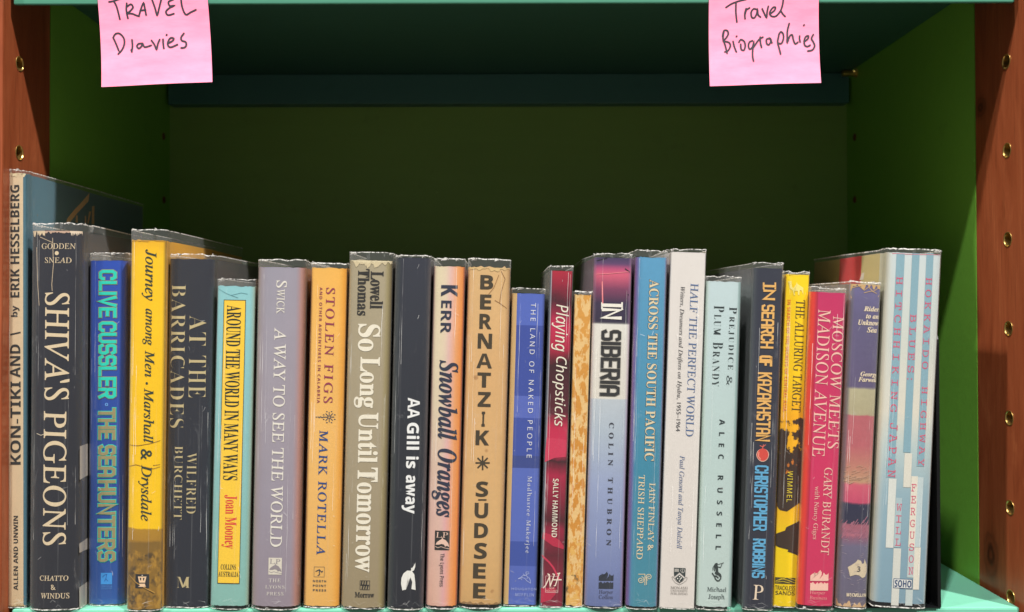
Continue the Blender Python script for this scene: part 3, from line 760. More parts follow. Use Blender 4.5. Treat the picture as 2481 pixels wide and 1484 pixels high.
# 8
b = Book('golden orange book with plum and blue spaced capitals and a small compass star', 754.5, 842.5, 650, 733.7, 825, 1466, 1477, 637, B=4.2, p=3.2, deep=0.155, seed=8, case_rgb=(90, 60, 30))
m = cover_mat(b.H, b.w, b.B, [(0, (230, 178, 98)), (0.5, (238, 188, 110)), (1, (240, 184, 90))], xr=[(0, (230, 150, 40), 0.35), (0.1, (240, 190, 100), 0.0), (0.78, (236, 170, 60), 0.2), (0.93, (226, 150, 26), 0.7), (1, (190, 120, 30), 0.7)], side=[(0, (214, 150, 50)), (1, (180, 120, 50))], mottle=0.07, grain=520)
b.body(m)
b.text('STOLEN FIGS', 'romanb', 790.5, 812.4, 697.3, 977, (150, 56, 84), space=1.25)
b.text('AND OTHER ADVENTURES IN CALABRIA', 'sansbt', 774.7, 781.8, 696.3, 977, (150, 60, 84), space=1.25)
b.text('MARK ROTELLA', 'romanb', 774, 795.5, 1042.6, 1344.5, (34, 72, 136), space=1.2)
cx, cy = 798, 1010.6
b.strokes([[(cx + 3 * math.cos(a), cy + 3 * math.sin(a)), (cx + 11.5 * math.cos(a), cy + 11.5 * math.sin(a))] for a in [k * math.pi / 4 for k in range(8)]] + [[(cx + 14.4 * math.cos(a) - 1, cy + 14.4 * math.sin(a)), (cx + 14.4 * math.cos(a) + 1, cy + 14.4 * math.sin(a))] for a in [math.pi / 8 + k * math.pi / 4 for k in range(8)]] + [[(cx - 12, cy), (785, 1010), (781, 1012), (777, 1009.5), (774, 1012), (771, 1010)], [(766, 1010.6), (768, 1010.6)]], 1.7, (40, 66, 96), 'compass_star')
b.frame(761.2, 787, 1372.6, 1397.8, 0.7, (70, 80, 90)); b.strokes([[(766, 1384), (770, 1382), (774, 1380), (774.5, 1392), (771, 1394)], [(775, 1381), (780, 1386), (782, 1384)]], 2, (44, 60, 80), 'publisher_logo')
for t, y in (('NORTH', 1404.8), ('POINT', 1416), ('PRESS', 1427)): b.text(t, 'sansb', 758.5, 790.5, y, y + 5.6, (70, 76, 84), 0, 1.25)
# 9
b = Book('taupe book with torn cream head, black names and heavy white lettering', 845, 954, 632, 827, 932, 1470, 1480, 611.5, B=5.0, p=2.8, deep=0.16, seed=9, case_rgb=(110, 94, 86))
m = cover_mat(b.H, b.w, b.B, [(0, (154, 138, 108)), (0.4, (166, 152, 126)), (1, (172, 160, 134))], xr=[(0, (150, 134, 84), 0.6), (0.1, (160, 146, 120), 0.1), (0.82, (160, 146, 100), 0.0), (0.9, (150, 136, 84), 0.6), (0.97, (104, 88, 48), 0.8), (1, (70, 58, 34), 0.9)], side=[(0, (90, 78, 52)), (1, (80, 70, 50))], mottle=0.05)
b.body(m, wear=0.001)
b.ragged(True, 0.0050, (212, 196, 160), -0.5, 0.5, rough=0.9); b.ragged(True, 0.0022, (226, 212, 176), -0.46, 0.46, lift=0.00011)
BK = (44, 42, 40)
b.text('Lowell', 'bolder', 898, 929.7, 657.5, 748.4, BK); b.text('Thomas', 'bolder', 867.5, 896, 652, 765, BK)
OW = (238, 230, 212)
b.text('So', 'bolder', 868.4, 922.6, 785, 852, OW); b.text('Long', 'bolder', 860, 921, 864.8, 988.8, OW); b.text('Until', 'bolder', 869, 918, 999.5, 1121.6, OW); b.text('Tomorrow', 'bolder', 866, 916, 1132.3, 1386.4, OW)
b.frame(872.5, 896.6, 1406, 1429, 1.0, BK)
b.strokes([[(877 + k * 6, 1409), (875.5 + k * 6, 1417)] for k in range(3)] + [[(880 + k * 6, 1418.5), (878 + k * 6, 1426)] for k in range(3)] + [[(875.5, 1417), (893, 1418)]], 2.8, BK, 'publisher_logo')
b.text('Morrow', 'bolder', 860, 907, 1434, 1447.6, BK, 0)
# 10
b = Book('plain dark navy book with bold white lettering and a white C emblem', 958, 1045, 625, 937, 1026, 1471, 1482, 619, B=6.0, p=2.5, deep=0.155, seed=10, case_rgb=(22, 24, 32))
m = cover_mat(b.H, b.w, b.B, [(0, (34, 36, 46)), (0.5, (40, 44, 54)), (1, (48, 52, 66))], xr=[(0, (56, 62, 66), 0.8), (0.12, (44, 56, 58), 0.5), (0.22, (40, 44, 54), 0), (0.88, (44, 44, 54), 0), (1, (84, 78, 84), 0.6)], side=[(0, (70, 64, 68)), (1, (40, 36, 38))], mottle=0.07, stretch=(500, 500, 10))  # teal band at the left edge: a reflection put into the colour
b.body(m)
for t, a, c, y0, y1 in (('AA', 988.7, 1017.5, 963.7, 1014.5), ('Gill', 986.6, 1017, 1024, 1090), ('is', 984.4, 1014.7, 1106, 1135), ('away', 975, 1006.5, 1150.6, 1244.6)):
    b.text(t, 'sansb' if t == 'AA' else 'sansbb', a, c, y0, y1, (240, 240, 240))
C = [(1006.5, 1429), (1003.5, 1408), (998, 1391), (990, 1386), (981, 1390), (975, 1404), (974, 1429)]
b.polys([[(1007, 1430), (997, 1427), (999, 1410), (995, 1399), (990, 1397), (984, 1400), (981, 1411), (984, 1428), (975, 1430), (972, 1414), (973, 1400), (978, 1389), (987, 1382), (998, 1383), (1004, 1392), (1006, 1410)], [(995, 1383), (998, 1378), (1003, 1370), (1006.5, 1363.5), (1006, 1374), (1003, 1382), (999, 1384)], [(996, 1377), (998, 1375), (1000, 1381), (997, 1382)]], (236, 234, 228), 'publisher_logo', 0.00006)
# 11
b = Book('cream and pink shaded book with orange right edge and navy brush script', 1050, 1128, 646, 1030, 1108, 1466, 1480, 627, B=5.5, p=2.6, deep=0.15, seed=11, case_rgb=(60, 24, 34))
m = cover_mat(b.H, b.w, b.B, [(0, (216, 168, 150)), (0.3, (218, 180, 168)), (0.6, (220, 204, 176)), (1, (226, 212, 180))], xr=[(0, (160, 60, 84), 0.8), (0.05, (200, 150, 140), 0.3), (0.16, (220, 200, 170), 0), (0.4, (222, 190, 180), 0.3), (0.55, (226, 168, 176), 0.6), (0.78, (236, 156, 90), 0.85), (0.93, (232, 140, 56), 0.95), (1, (150, 60, 40), 1.0)], side=[(0, (140, 70, 76)), (1, (90, 50, 50))], mottle=0.09, grain=620)
b.body(m)
NV = (44, 50, 72)
b.text('K', 'sansbb', 1069, 1109, 691, 719, NV); b.text('ERR', 'sansb', 1069, 1094.5, 728.5, 808, NV)
b.text('Snowball', 'bib', 1064.7, 1112, 872.4, 1066.5, NV); b.text('Oranges', 'bib', 1048, 1107.5, 1086.3, 1253, NV)
b.rect(1054, 1089.8, 1285.4, 1332.8, (42, 42, 42), 'publisher_logo'); dolphin(b, 1054, 1285.4, 35.8, 47.4, None, (232, 196, 178))
b.text('The Lyons Press', 'sansm', 1064, 1077.5, 1340.5, 1421, (70, 64, 70), space=1.1)
# 12
b = Book('tan spotted book with heavy brown capitals stacked downwards', 1131, 1240, 649, 1112, 1214, 1462, 1479, 627, B=5.8, p=2.7, deep=0.165, seed=12, case_rgb=(56, 50, 40))
m = cover_mat(b.H, b.w, b.B, [(0, (204, 162, 106)), (0.2, (216, 174, 118)), (0.7, (218, 174, 120)), (1, (216, 178, 126))], xr=[(0, (190, 150, 90), 0.5), (0.1, (210, 165, 110), 0), (0.9, (180, 130, 70), 0.0), (1, (150, 104, 60), 0.7)], side=[(0, (160, 116, 70)), (1, (130, 96, 60))], mottle=0.08, spots=(75, 0.16, (150, 100, 56), 0.55))
b.body(m, wear=0.0013)
b.ragged(True, 0.0026, (220, 188, 132)); b.ragged(False, 0.002, (150, 116, 74))
BR_ = (68, 58, 42)
gg = lambda x, y: (908.5 + x * 0.3062, 575.4 + y * 0.3062); hh = lambda x, y: (908.5 + x * 0.3062, 1029.7 + y * 0.3062)
for ch, fn, x0, x1, y0, y1 in (('B', gg, 835, 938, 298, 412), ('E', gg, 833, 922, 452, 570), ('R', gg, 828, 925, 605, 725), ('N', gg, 815, 928, 760, 880), ('A', gg, 805, 928, 918, 1035), ('T', gg, 812, 918, 1068, 1187), ('Z', gg, 815, 918, 1222, 1340), ('I', gg, 845, 872, 1378, 1496), ('K', hh, 798, 905, 42, 160), ('S', hh, 800, 898, 445, 568), ('U', hh, 790, 897, 615, 737), ('D', hh, 787, 897, 775, 893), ('S', hh, 787, 888, 930, 1058), ('E', hh, 778, 878, 1093, 1213), ('E', hh, 778, 877, 1250, 1370)):
    a, q = fn(x0, y0), fn(x1, y1); b.text(ch, 'sansb' if ch == 'A' else 'sansbb', a[0], q[0], a[1], q[1], BR_, 0)
cc = hh(852, 300); b.strokes([[(cc[0] - 15.5 * math.cos(a), cc[1] - 15.5 * math.sin(a)), (cc[0] + 15.5 * math.cos(a), cc[1] + 15.5 * math.sin(a))] for a in (0, math.pi / 4, math.pi / 2, math.pi * .75)], 3.6, BR_, 'lettering')
b.strokes([[hh(822, 592), hh(877, 592)]], 3.4, BR_, 'lettering')
b.strokes([[gg(1000, 270), gg(1030, 330), gg(1000, 430), gg(985, 520), gg(950, 500)], [gg(985, 520), gg(1040, 560), gg(1075, 600)], [gg(980, 300), gg(940, 400), gg(900, 450)]], 1.3, (150, 104, 60), name='crease')
# 13
b = Book('blue banded book with cream left edge and thin white spaced capitals', 1240, 1322, 712, 1218, 1301, 1464.5, 1473, 699, B=2.4, p=4.5, deep=0.15, seed=13, case_rgb=(30, 40, 70))
def fz(y, x=1270): return b.z(y, x) / b.H
bl = [(0, (84, 104, 184)), (fz(1373.5), (62, 84, 164)), (fz(1315), (88, 108, 188)), (fz(1135), (58, 74, 140)), (fz(1106), (62, 82, 164)), (fz(1014.5), (88, 106, 188)), (fz(960), (60, 80, 162)), (fz(790), (84, 106, 190))]
m = cover_mat(b.H, b.w, b.B, bl, 'CONSTANT', xr=[(0, (214, 178, 122), 1), (0.145, (220, 184, 128), 1), (0.15, (60, 80, 160), 0), (0.9, (60, 70, 130), 0.0), (1, (40, 46, 90), 0.8)], side=[(0, (50, 60, 110)), (1, (40, 50, 90))], sideL=[(0, (210, 176, 120)), (1, (200, 166, 110))], mottle=0.05)
b.body(m, wear=0.0003)
LB = (206, 214, 240)
b.text('THE LAND OF NAKED PEOPLE', 'sans', 1286.4, 1298.7, 734.6, 1110, (226, 228, 240), space=1.5)
b.text('Madhusree Mukerjee', 'roman', 1275.7, 1289.5, 1153.7, 1340.5, (216, 220, 236), space=1.25)
dq = lambda x, y: (1235.6 + x * 0.08978, 1332.5 + y * 0.08978)
b.strokes([[dq(225, 775), dq(290, 745), dq(340, 700), dq(430, 690), dq(490, 740), dq(455, 775)], [dq(230, 780), dq(290, 765), dq(315, 805)], [dq(300, 740), dq(400, 770), dq(450, 830), dq(555, 900), dq(545, 810), dq(510, 750)], [dq(355, 650), dq(400, 690), dq(440, 690), dq(430, 600), dq(470, 590)], [dq(450, 660), dq(510, 640)], [dq(490, 600), dq(510, 600)]], 1.2, (180, 190, 232), 'publisher_logo')
b.text('HOUGHTON', 'sans', 1239.5, 1300, 1423.5, 1430.4, (176, 188, 232), 0, 1.3); b.text('MIFFLIN', 'sans', 1249, 1293.5, 1437, 1444.8, (176, 188, 232), 0, 1.3)
# 14
b = Book('narrow crimson book with white slanted lettering and a boxed monogram', 1332, 1388.5, 657, 1306, 1365, 1470.5, 1476, 645, B=1.6, p=5, deep=0.145, seed=14, case_rgb=(60, 60, 64))
fz = lambda y: b.z(y, 1350) / b.H
m = cover_mat(b.H, b.w, b.B, [(0, (132, 24, 52)), (0.12, (118, 26, 48)), (fz(1345), (96, 26, 42)), (fz(1290), (148, 26, 60)), (fz(1270), (80, 24, 36)), (fz(1150), (170, 30, 68)), (fz(1115), (60, 24, 34)), (fz(1095), (206, 48, 88)), (fz(1040), (196, 40, 78)), (fz(1000), (90, 26, 42)), (fz(880), (58, 20, 30)), (fz(840), (176, 28, 64)), (fz(790), (196, 34, 80)), (fz(730), (74, 22, 40)), (fz(690), (150, 26, 56)), (1, (178, 34, 60))], namp=0.1, nscale=24, xr=[(0, (90, 96, 104), 1), (0.05, (96, 100, 108), 1), (0.06, (200, 200, 210), 0.9), (0.1, (70, 30, 40), 0.3), (0.15, (70, 30, 40), 0), (0.93, (60, 30, 40), 0.0), (1, (80, 50, 50), 0.7)], side=[(0, (96, 100, 100)), (1, (80, 84, 84))], mottle=0.07)
b.body(m, wear=0.0002)
b.text('Playing', 'sansit', 1338.5, 1379, 737.7, 852, OW); b.text('Chopsticks', 'sansit', 1340, 1374.5, 864, 1033.4, OW)
b.text('SALLY HAMMOND', 'sansbt', 1340.5, 1353.5, 1160, 1302, OW)
jq = lambda a, c: (1211.4 + a * 0.3062, 1029.7 + c * 0.3062)
b.polys([[jq(355, 295), jq(430, 262), jq(520, 255), jq(525, 120), jq(370, 100), jq(360, 200)]], (206, 56, 90), 'petal_picture', 0.00002)
b.polys([[jq(342, 850), jq(400, 868), jq(470, 912), jq(505, 960), jq(505, 985), jq(420, 960), jq(335, 900)], [jq(325, 1290), jq(440, 1290), jq(440, 1340), jq(400, 1385), jq(322, 1410)]], (186, 40, 72), 'petal_picture', 0.00002)
b.strokes([[dq(865, 165), dq(940, 230), dq(1060, 340), dq(1170, 480), dq(1250, 640), dq(1340, 800)]], 4.2, (206, 52, 84), 'flower_stem', 0.00003)
b.frame(dq(960, 700)[0], dq(1310, 700)[0], dq(960, 700)[1], dq(960, 1155)[1], 0.9, (236, 190, 190))
b.strokes([[dq(905, 1022), dq(960, 960), dq(1070, 720), dq(1035, 660), dq(1025, 650)], [dq(1060, 665), dq(1085, 975)], [dq(1085, 975), dq(1200, 665), dq(1160, 650)], [dq(1340, 630), dq(1290, 640)], [dq(1325, 640), dq(1225, 960), dq(1195, 970)], [dq(1160, 808), dq(1380, 808)]], 2.6, (244, 224, 208), 'publisher_logo')
b.text('NEW', 'sans', dq(1060, 0)[0], dq(1195, 0)[0], dq(0, 1000)[1], dq(0, 1060)[1], (244, 190, 184), 0); b.text('HOLLAND', 'sans', dq(972, 0)[0], dq(1285, 0)[0], dq(0, 1072)[1], dq(0, 1138)[1], (244, 190, 184), 0)
# 15
b = Book('thin worn orange book with peeling cream patches and no title', 1391, 1434, 715, 1368.5, 1412, 1469, 1475, 706, B=1.8, p=4, deep=0.14, seed=15, case_rgb=(150, 96, 40))
m = cover_mat(b.H, b.w, b.B, [(0, (212, 150, 66)), (0.4, (208, 140, 52)), (1, (216, 156, 72))], xr=[(0, (226, 180, 110), 0.8), (0.05, (210, 140, 50), 0), (0.93, (220, 150, 70), 0.0), (1, (232, 184, 120), 0.8)], side=[(0, (160, 100, 50)), (1, (140, 90, 50))], mottle=0.1,
  blobs=[(-0.1, 1.1, (230, 192, 130), 230, 0.50, 0.02, (1.2, 1, 0.5)), (-0.1, 0.25, (226, 178, 96), 180, 0.53, 0.02, (1, 1, .8)), (0.02, 0.16, (120, 100, 64), 150, 0.62, 0.03, (1, 1, .8))], bump=0.4)
b.body(m, wear=0.0008)
# 16
b = Book('book with purple sunset picture on top and black title on a white band', 1438, 1533, 625, 1414, 1509, 1471, 1478, 615, B=5.0, p=2.8, deep=0.16, seed=16, case_rgb=(30, 26, 36))
fz = lambda y: b.z(y, 1470) / b.H
m = cover_mat(b.H, b.w, b.B, [(0, (102, 114, 162)), (0.12, (124, 136, 182)), (0.35, (154, 166, 200)), (fz(1050), (176, 188, 202)), (fz(966.5), (190, 198, 206)), (fz(965.5), (222, 216, 206)), (fz(784.2), (226, 222, 214)), (fz(783.2), (48, 42, 66)), (fz(735), (58, 46, 76)), (fz(700), (128, 62, 96)), (fz(665), (214, 96, 124)), (fz(652), (190, 80, 124)), (fz(640), (96, 66, 110)), (1, (64, 56, 92))], xr=[(0, (140, 110, 130), 0.5), (0.08, (150, 140, 170), 0), (0.9, (150, 120, 160), 0.0), (0.96, (170, 130, 160), 0.4), (1, (100, 70, 90), 0.8)], side=[(0, (110, 74, 92)), (1, (72, 52, 66))], mottle=0.05)
b.body(m, wear=0.0002)
b.strokes([[(1459, 684), (1460, 735)]], 3.2, (236, 130, 136), 'sun_reflection', cap=True); b.strokes([[(1438, 664.5), (1470, 664), (1532, 658)]], 1.4, (236, 140, 150), 'horizon_glow')
b.strokes([[(1515, 652), (1530, 662)], [(1522, 714), (1533, 722)], [(1447, 632), (1470, 626)]], 2.2, (34, 26, 46), 'branch_picture')
b.text('IN', 'bolder', 1458, 1507, 734.6, 774.4, (240, 232, 222)) if 0 else None
b.block('IN', 1458.5, 1507, 734.6, 774.6, (240, 234, 224), 8, gap=0.5)
b.strokes([[(1458.5, 734.8), (1458.5, 748)], [(1507, 734.8), (1507, 748)]], 4, (240, 234, 224), 'lettering')
b.block('SIBERIA', 1457, 1505, 799, 959.7, (46, 46, 48), 7.4, (176, 170, 160), 1.3, ws={'I': .12}, gap=.46)
b.text('COLIN', 'bold', 1475.5, 1487.5, 1024, 1128, (60, 62, 76), space=1.9); b.text('THUBRON', 'bold', 1473, 1485, 1157, 1322, (60, 62, 76), space=1.9)
def flames(b, x, y, w, h, rgb):
    q = lambda a, c: (x + (a - 395) / 515 * w, y + (c - 320) / 590 * h)
    b.polys([[q(*v) for v in [(400, 630), (405, 480), (460, 430), (510, 410), (525, 375), (535, 420), (505, 515), (590, 430), (660, 400), (680, 370), (678, 320), (720, 390), (715, 460), (655, 580), (740, 480), (775, 440), (775, 390), (812, 450), (822, 515), (870, 460), (910, 410), (905, 635)]],
             [q(*v) for v in [(395, 905), (400, 690), (440, 690), (475, 660), (490, 715), (540, 730), (605, 665), (615, 715), (660, 715), (698, 668), (715, 715), (770, 715), (800, 670), (830, 710), (900, 690), (898, 912)]]], rgb, 'publisher_logo', 0.00005)
flames(b, 1450, 1385, 36.4, 41, (46, 52, 66))
b.text('Harper', 'roman', 1451, 1485, 1429, 1440.8, (58, 60, 84), 0); b.text('Collins', 'roman', 1450.6, 1484.4, 1440.8, 1450.9, (58, 60, 84), 0)
# 17
b = Book('teal blue book with purple edges and cream capitals outlined in brown', 1538, 1619, 624, 1516, 1593, 1467.5, 1481, 607, B=5.5, p=2.6, deep=0.15, seed=17, case_rgb=(50, 40, 60))
m = cover_mat(b.H, b.w, b.B, [(0, (72, 138, 158)), (0.4, (62, 138, 166)), (1, (92, 158, 198))], xr=[(0, (116, 74, 130), 1), (0.07, (110, 92, 160), 0.8), (0.15, (80, 140, 180), 0.3), (0.25, (80, 140, 180), 0), (0.9, (80, 140, 190), 0.0), (0.96, (110, 90, 140), 0.7), (1, (80, 60, 90), 1)], side=[(0, (120, 76, 126)), (1, (80, 60, 90))], mottle=0.05)
b.body(m, wear=0.0007)
CR_ = (226, 210, 176)
b.text('ACROSS THE SOUTH PACIFIC', 'bolder', 1572, 1598, 677, 1118, (60, 76, 84), lift=0.00003); b.text('ACROSS THE SOUTH PACIFIC', 'bold', 1573.2, 1596.8, 678, 1117, CR_, lift=0.0001)
b.text('IAIN FINLAY &', 'romanb', 1573, 1588, 1170, 1335.3, CR_); b.text('TRISH SHEPPARD', 'romanb', 1547.3, 1562.3, 1150.6, 1355, CR_)
def spiral(cx, cy, r, a0, sg): return [(cx + r * (1 - k / 22) * math.cos(a0 + sg * k * .55), cy + r * (1 - k / 22) * math.sin(a0 + sg * k * .55)) for k in range(19)]
b.strokes([spiral(1552, 1405, 8.5, -1.2, 1), spiral(1572, 1398, 8.5, 2.0, 1), [(1547, 1391), (1562, 1391), (1562, 1417)], [(1566, 1416), (1566, 1398)]], 1.6, CR_, 'publisher_logo')
# 18
b = Book('white paperback with slate blue thin capitals and a small black shield', 1625, 1711.5, 612, 1596.5, 1682.5, 1476, 1480, 605, B=0.9, p=6, deep=0.15, seed=18)
m = cover_mat(b.H, b.w, b.B, [(0, (222, 214, 208)), (1, (224, 218, 214))], xr=[(0, (200, 196, 190), 0.5), (0.06, (220, 214, 208), 0), (0.97, (220, 214, 208), 0), (1, (200, 200, 200), 0.5)], side=[(0, (206, 200, 196)), (1, (190, 186, 180))], mottle=0.025)
b.body(m, soft=True)
b.text('HALF THE PERFECT WORLD', 'roman', 1673, 1692.4, 687, 1058, (84, 110, 156)); b.text('Writers, Dreamers and Drifters on Hydra, 1955–1964', 'ital', 1645.9, 1659.7, 694.8, 1045.6, (74, 74, 80))
b.text('Paul Genoni and Tanya Dalziell', 'ital', 1643.5, 1659.5, 1103.8, 1329.8, (104, 122, 160))
sh = lambda a, c: (1611.2 + a * 0.0653, 1356.8 + c * 0.0653)
b.polys([[sh(*v) for v in [(330, 288), (762, 308), (750, 600), (735, 640), (540, 460), (345, 625), (330, 520)]], [sh(*v) for v in [(540, 545), (700, 690), (640, 780), (540, 840), (450, 790), (370, 675)]]], (48, 58, 60), 'shield_emblem', 0.00006)
b.polys([[sh(*v) for v in [(350, 330), (430, 325), (515, 335), (515, 450), (430, 440), (350, 450)]]], (170, 166, 160), 'shield_emblem', 0.0001)
b.strokes([[sh(600, 340), sh(575, 400), sh(620, 460), sh(650, 480), sh(700, 460), sh(728, 400), sh(700, 340)], [sh(650, 325), sh(650, 480)]], 1.2, (190, 186, 180), 'shield_emblem', 0.0001)
b.strokes([[sh(250, 640), sh(290, 740), sh(380, 850), sh(530, 925), sh(680, 850), (sh(790, 760)), sh(825, 670)], [sh(330, 650), sh(400, 770), sh(530, 860), sh(680, 760), sh(740, 660)], [sh(250, 640), sh(300, 615), sh(340, 680)], [sh(825, 670), sh(780, 640), sh(730, 680)]], 0.7, (110, 104, 100), 'shield_emblem')
for (x, y) in ((540, 617), (465, 690), (605, 670), (565, 710), (533, 780)): b.text('•', 'def', *(sh(x - 24, 0)[0], sh(x + 24, 0)[0]), sh(0, y - 26)[1], sh(0, y + 26)[1], (236, 232, 224), 0, lift=0.0001, name='shield_emblem')
for t, y0, y1 in (('MONASH', 1420.5, 1428), ('UNIVERSITY', 1428.9, 1434.7), ('PUBLISHING', 1435.7, 1441.6)): b.text(t, 'roman', 1624.6, 1666.2, y0, y1, (122, 114, 108), 0)
# 19
b = Book('pale mint book with dark spaced capitals and a black mermaid emblem', 1710, 1798, 683, 1686.5, 1772, 1467.5, 1483, 670, B=4.0, p=3.2, deep=0.15, seed=19, case_rgb=(34, 44, 44))
m = cover_mat(b.H, b.w, b.B, [(0, (192, 208, 204)), (0.5, (188, 208, 206)), (1, (196, 214, 218))], xr=[(0, (140, 166, 150), 0.8), (0.06, (200, 216, 206), 0.3), (0.12, (184, 206, 200), 0), (0.88, (170, 196, 192), 0.0), (0.92, (140, 170, 168), 0.7), (1, (110, 136, 136), 0.8)], side=[(0, (150, 170, 160)), (1, (120, 140, 134))], mottle=0.035)
b.body(m, wear=0.0006)
DN = (40, 54, 58)
b.text('P', 'serif', 1766.8, 1786, 744.4, 760, DN); b.text('REJUDICE', 'serif', 1765.5, 1780, 767, 896, DN, space=1.35); b.text('&', 'serif', 1760, 1774, 910, 933.7, DN)
b.text('P', 'serif', 1730, 1754.6, 740.7, 756, DN); b.text('LUM', 'serif', 1730, 1747, 762, 812, DN, space=1.3); b.text('B', 'serif', 1727.5, 1751.5, 829, 845, DN); b.text('RANDY', 'serif', 1727, 1744, 851, 936.7, DN, space=1.3)
b.text('ALEC', 'sansb', 1742.5, 1756, 1016, 1112, DN, space=2.6); b.text('RUSSELL', 'sansb', 1738.5, 1752, 1152, 1332, DN, space=2.6)
me_ = lambda a, c: (1696 + a * 0.0898, 1332.6 + c * 0.0898)
ME = (48, 60, 60)
b.polys([[me_(*v) for v in [(400, 360), (455, 345), (475, 370), (470, 410), (450, 425), (480, 470), (490, 590), (420, 570), (405, 500), (375, 450)]], [me_(*v) for v in [(395, 600), (430, 565), (490, 590), (560, 650), (578, 730), (535, 730), (490, 690), (395, 640)]]], ME, 'mermaid_emblem', 0.00006)
b.strokes([[me_(557, 700), me_(552, 770), me_(510, 825), me_(460, 830), me_(410, 780), me_(385, 710), me_(330, 630)], [me_(395, 700), me_(430, 700), me_(480, 745)]], 2.9, ME, 'mermaid_emblem', 0.00008)
b.strokes([[me_(470, 450), me_(550, 470), me_(590, 370)], [me_(400, 380), (me_(345, 470)), me_(345, 540)], [me_(400, 400), me_(380, 480), me_(390, 560)]], 1.7, ME, 'mermaid_emblem', 0.0001)
b.strokes([[me_(485, 390), me_(630, 345)]], 1.3, (48, 60, 60), 'mermaid_emblem')
b.text('Michael', 'romanb', 1713, 1760, 1421.3, 1433.4, (66, 80, 82), 0); b.text('Joseph', 'romanb', 1716, 1756, 1438.7, 1454.7, (66, 80, 82), 0)
# 20
b = Book('slate navy book with angular apricot and light blue capitals and a red apple', 1822, 1901, 650.5, 1802, 1869, 1476, 1483, 637, B=3.2, p=3.4, deep=0.17, seed=20, case_rgb=(30, 32, 40))
m = cover_mat(b.H, b.w, b.B, [(0, (44, 46, 60)), (1, (48, 52, 68))], xr=[(0, (78, 84, 90), 0.8), (0.12, (56, 62, 72), 0.4), (0.2, (44, 48, 60), 0), (0.97, (44, 48, 60), 0), (1, (60, 60, 70), 0.4)], side=[(0, (92, 94, 100)), (1, (70, 66, 66))], mottle=0.05)  # grey side and left edge carry painted jacket glare
b.body(m, wear=0.0004)
AP, BL_ = (232, 180, 104), (98, 172, 214)
b.block('IN', 1849.5, 1878.5, 689, 728, AP, 5.6, ws={'I': .15}, gap=.5); b.strokes([[(1849.8, 687), (1849.8, 700)], [(1878, 687), (1878, 700)]], 4, AP, 'lettering')
b.block('SEARCH', 1845, 1876.5, 738, 845, AP, 5.0, gap=.46); b.block('OF', 1839.5, 1871, 861, 888, AP, 5.6, gap=.46); b.block('KAZAKHSTAN', 1836, 1870, 902, 1070, AP, 4.7, gap=.5)
b.block('CHRISTOPHER', 1829, 1861.8, 1127, 1286.3, BL_, 4.6, ws={'I': .15}, gap=.5); b.block('ROBBINS', 1824, 1854.8, 1304.7, 1400.8, BL_, 4.6, ws={'I': .15}, gap=.5)
ca = (1847.4, 1101); b.polys([[(ca[0] + 15.4 * math.cos(a) * (1 - 0.08 * abs(math.sin(a))), ca[1] + 1 + 17 * math.sin(a) - (3 * (1 - abs(math.cos(a))) if math.sin(a) < 0 else 0) * -1) for a in [k * math.pi / 9 for k in range(18)]]], (240, 200, 180), 'apple_picture', 0.00003)
b.polys([[(ca[0] + 13.8 * math.cos(a), ca[1] + 1 + 15.2 * math.sin(a)) for a in [k * math.pi / 9 for k in range(18)]]], (214, 76, 66), 'apple_picture', 0.00006); b.strokes([[(1847, 1087), (1849, 1078)], [(1849, 1082), (1854, 1078)], [(1847, 1083), (1841, 1080)]], 1.8, (226, 110, 96), 'apple_picture', cap=True)
b.strokes([[(1838, 1096), (1837, 1106), (1842, 1113)]], 2.5, (238, 150, 130), 'apple_picture', 0.00009, cap=True)
b.text('P', 'roman', 1824.5, 1849.6, 1417, 1453, (236, 214, 190), 0)
# 21
b = Book('lemon yellow book with faint camel at the head and a dark brown painted middle', 1903, 1962, 666, 1871, 1929, 1469, 1476, 658.5, B=0.9, p=6, deep=0.15, seed=21)
fz = lambda y: b.z(y, 1915) / b.H
m = cover_mat(b.H, b.w, b.B, [(0, (246, 212, 0)), (0.18, (248, 214, 0)), (0.3, (244, 190, 20)), (fz(1010), (246, 178, 16)), (fz(930), (250, 206, 4)), (1, (250, 214, 6))], xr=[(0, (230, 130, 30), 0.4), (0.05, (240, 200, 0), 0), (0.95, (240, 200, 0), 0), (1, (200, 150, 0), 0.5)], side=[(0, (236, 190, 0)), (1, (200, 160, 0))], mottle=0.04,
  blobs=[(fz(1150), fz(1000), (60, 42, 30), 75, 0.49, 0.02, (1, 1, 0.7)), (fz(1228), fz(1092), (58, 42, 34), 20, 0.3, 0.05, (1, 1, 1)), (fz(1180), fz(1085), (206, 120, 40), 90, 0.62, 0.02, (1, 1, .6))])
b.body(m, soft=True)
tq = lambda x, y: (1877.7 + x * 0.3189, 981.2 + y * 0.3189)
b.polys([[tq(*v) for v in [(2, 980), (75, 955), (85, 930), (190, 880), (178, 1060), (172, 1145), (140, 1130), (95, 1115), (100, 1100), (40, 1085), (45, 1072), (2, 1070)]], [tq(*v) for v in [(6, 770), (10, 640), (196, 600), (190, 740), (120, 790), (90, 810), (40, 800)]]], (62, 46, 36), 'landscape_picture', 0.00003)
kx = lambda a, c: (1786.8 + a * 0.3062, 575.4 + c * 0.3062)
b.polys([[kx(*v) for v in [(398, 350), (425, 345), (432, 395), (445, 400), (470, 365), (495, 385), (520, 400), (520, 455), (505, 420), (492, 420), (488, 460), (478, 455), (476, 425), (450, 425), (455, 460), (445, 458), (436, 420), (415, 405), (412, 365)]]], (250, 232, 130), 'camel_picture', 0.00004)
b.text('THE ALLURING TARGET', 'roman', 1928.5, 1950.6, 727, 999.5, (74, 64, 30)); b.text('IN SEARCH OF THE SECRETS OF CENTRAL ASIA', 'sansb', 1907.5, 1915.8, 726, 997.3, (240, 140, 20), space=1.1)
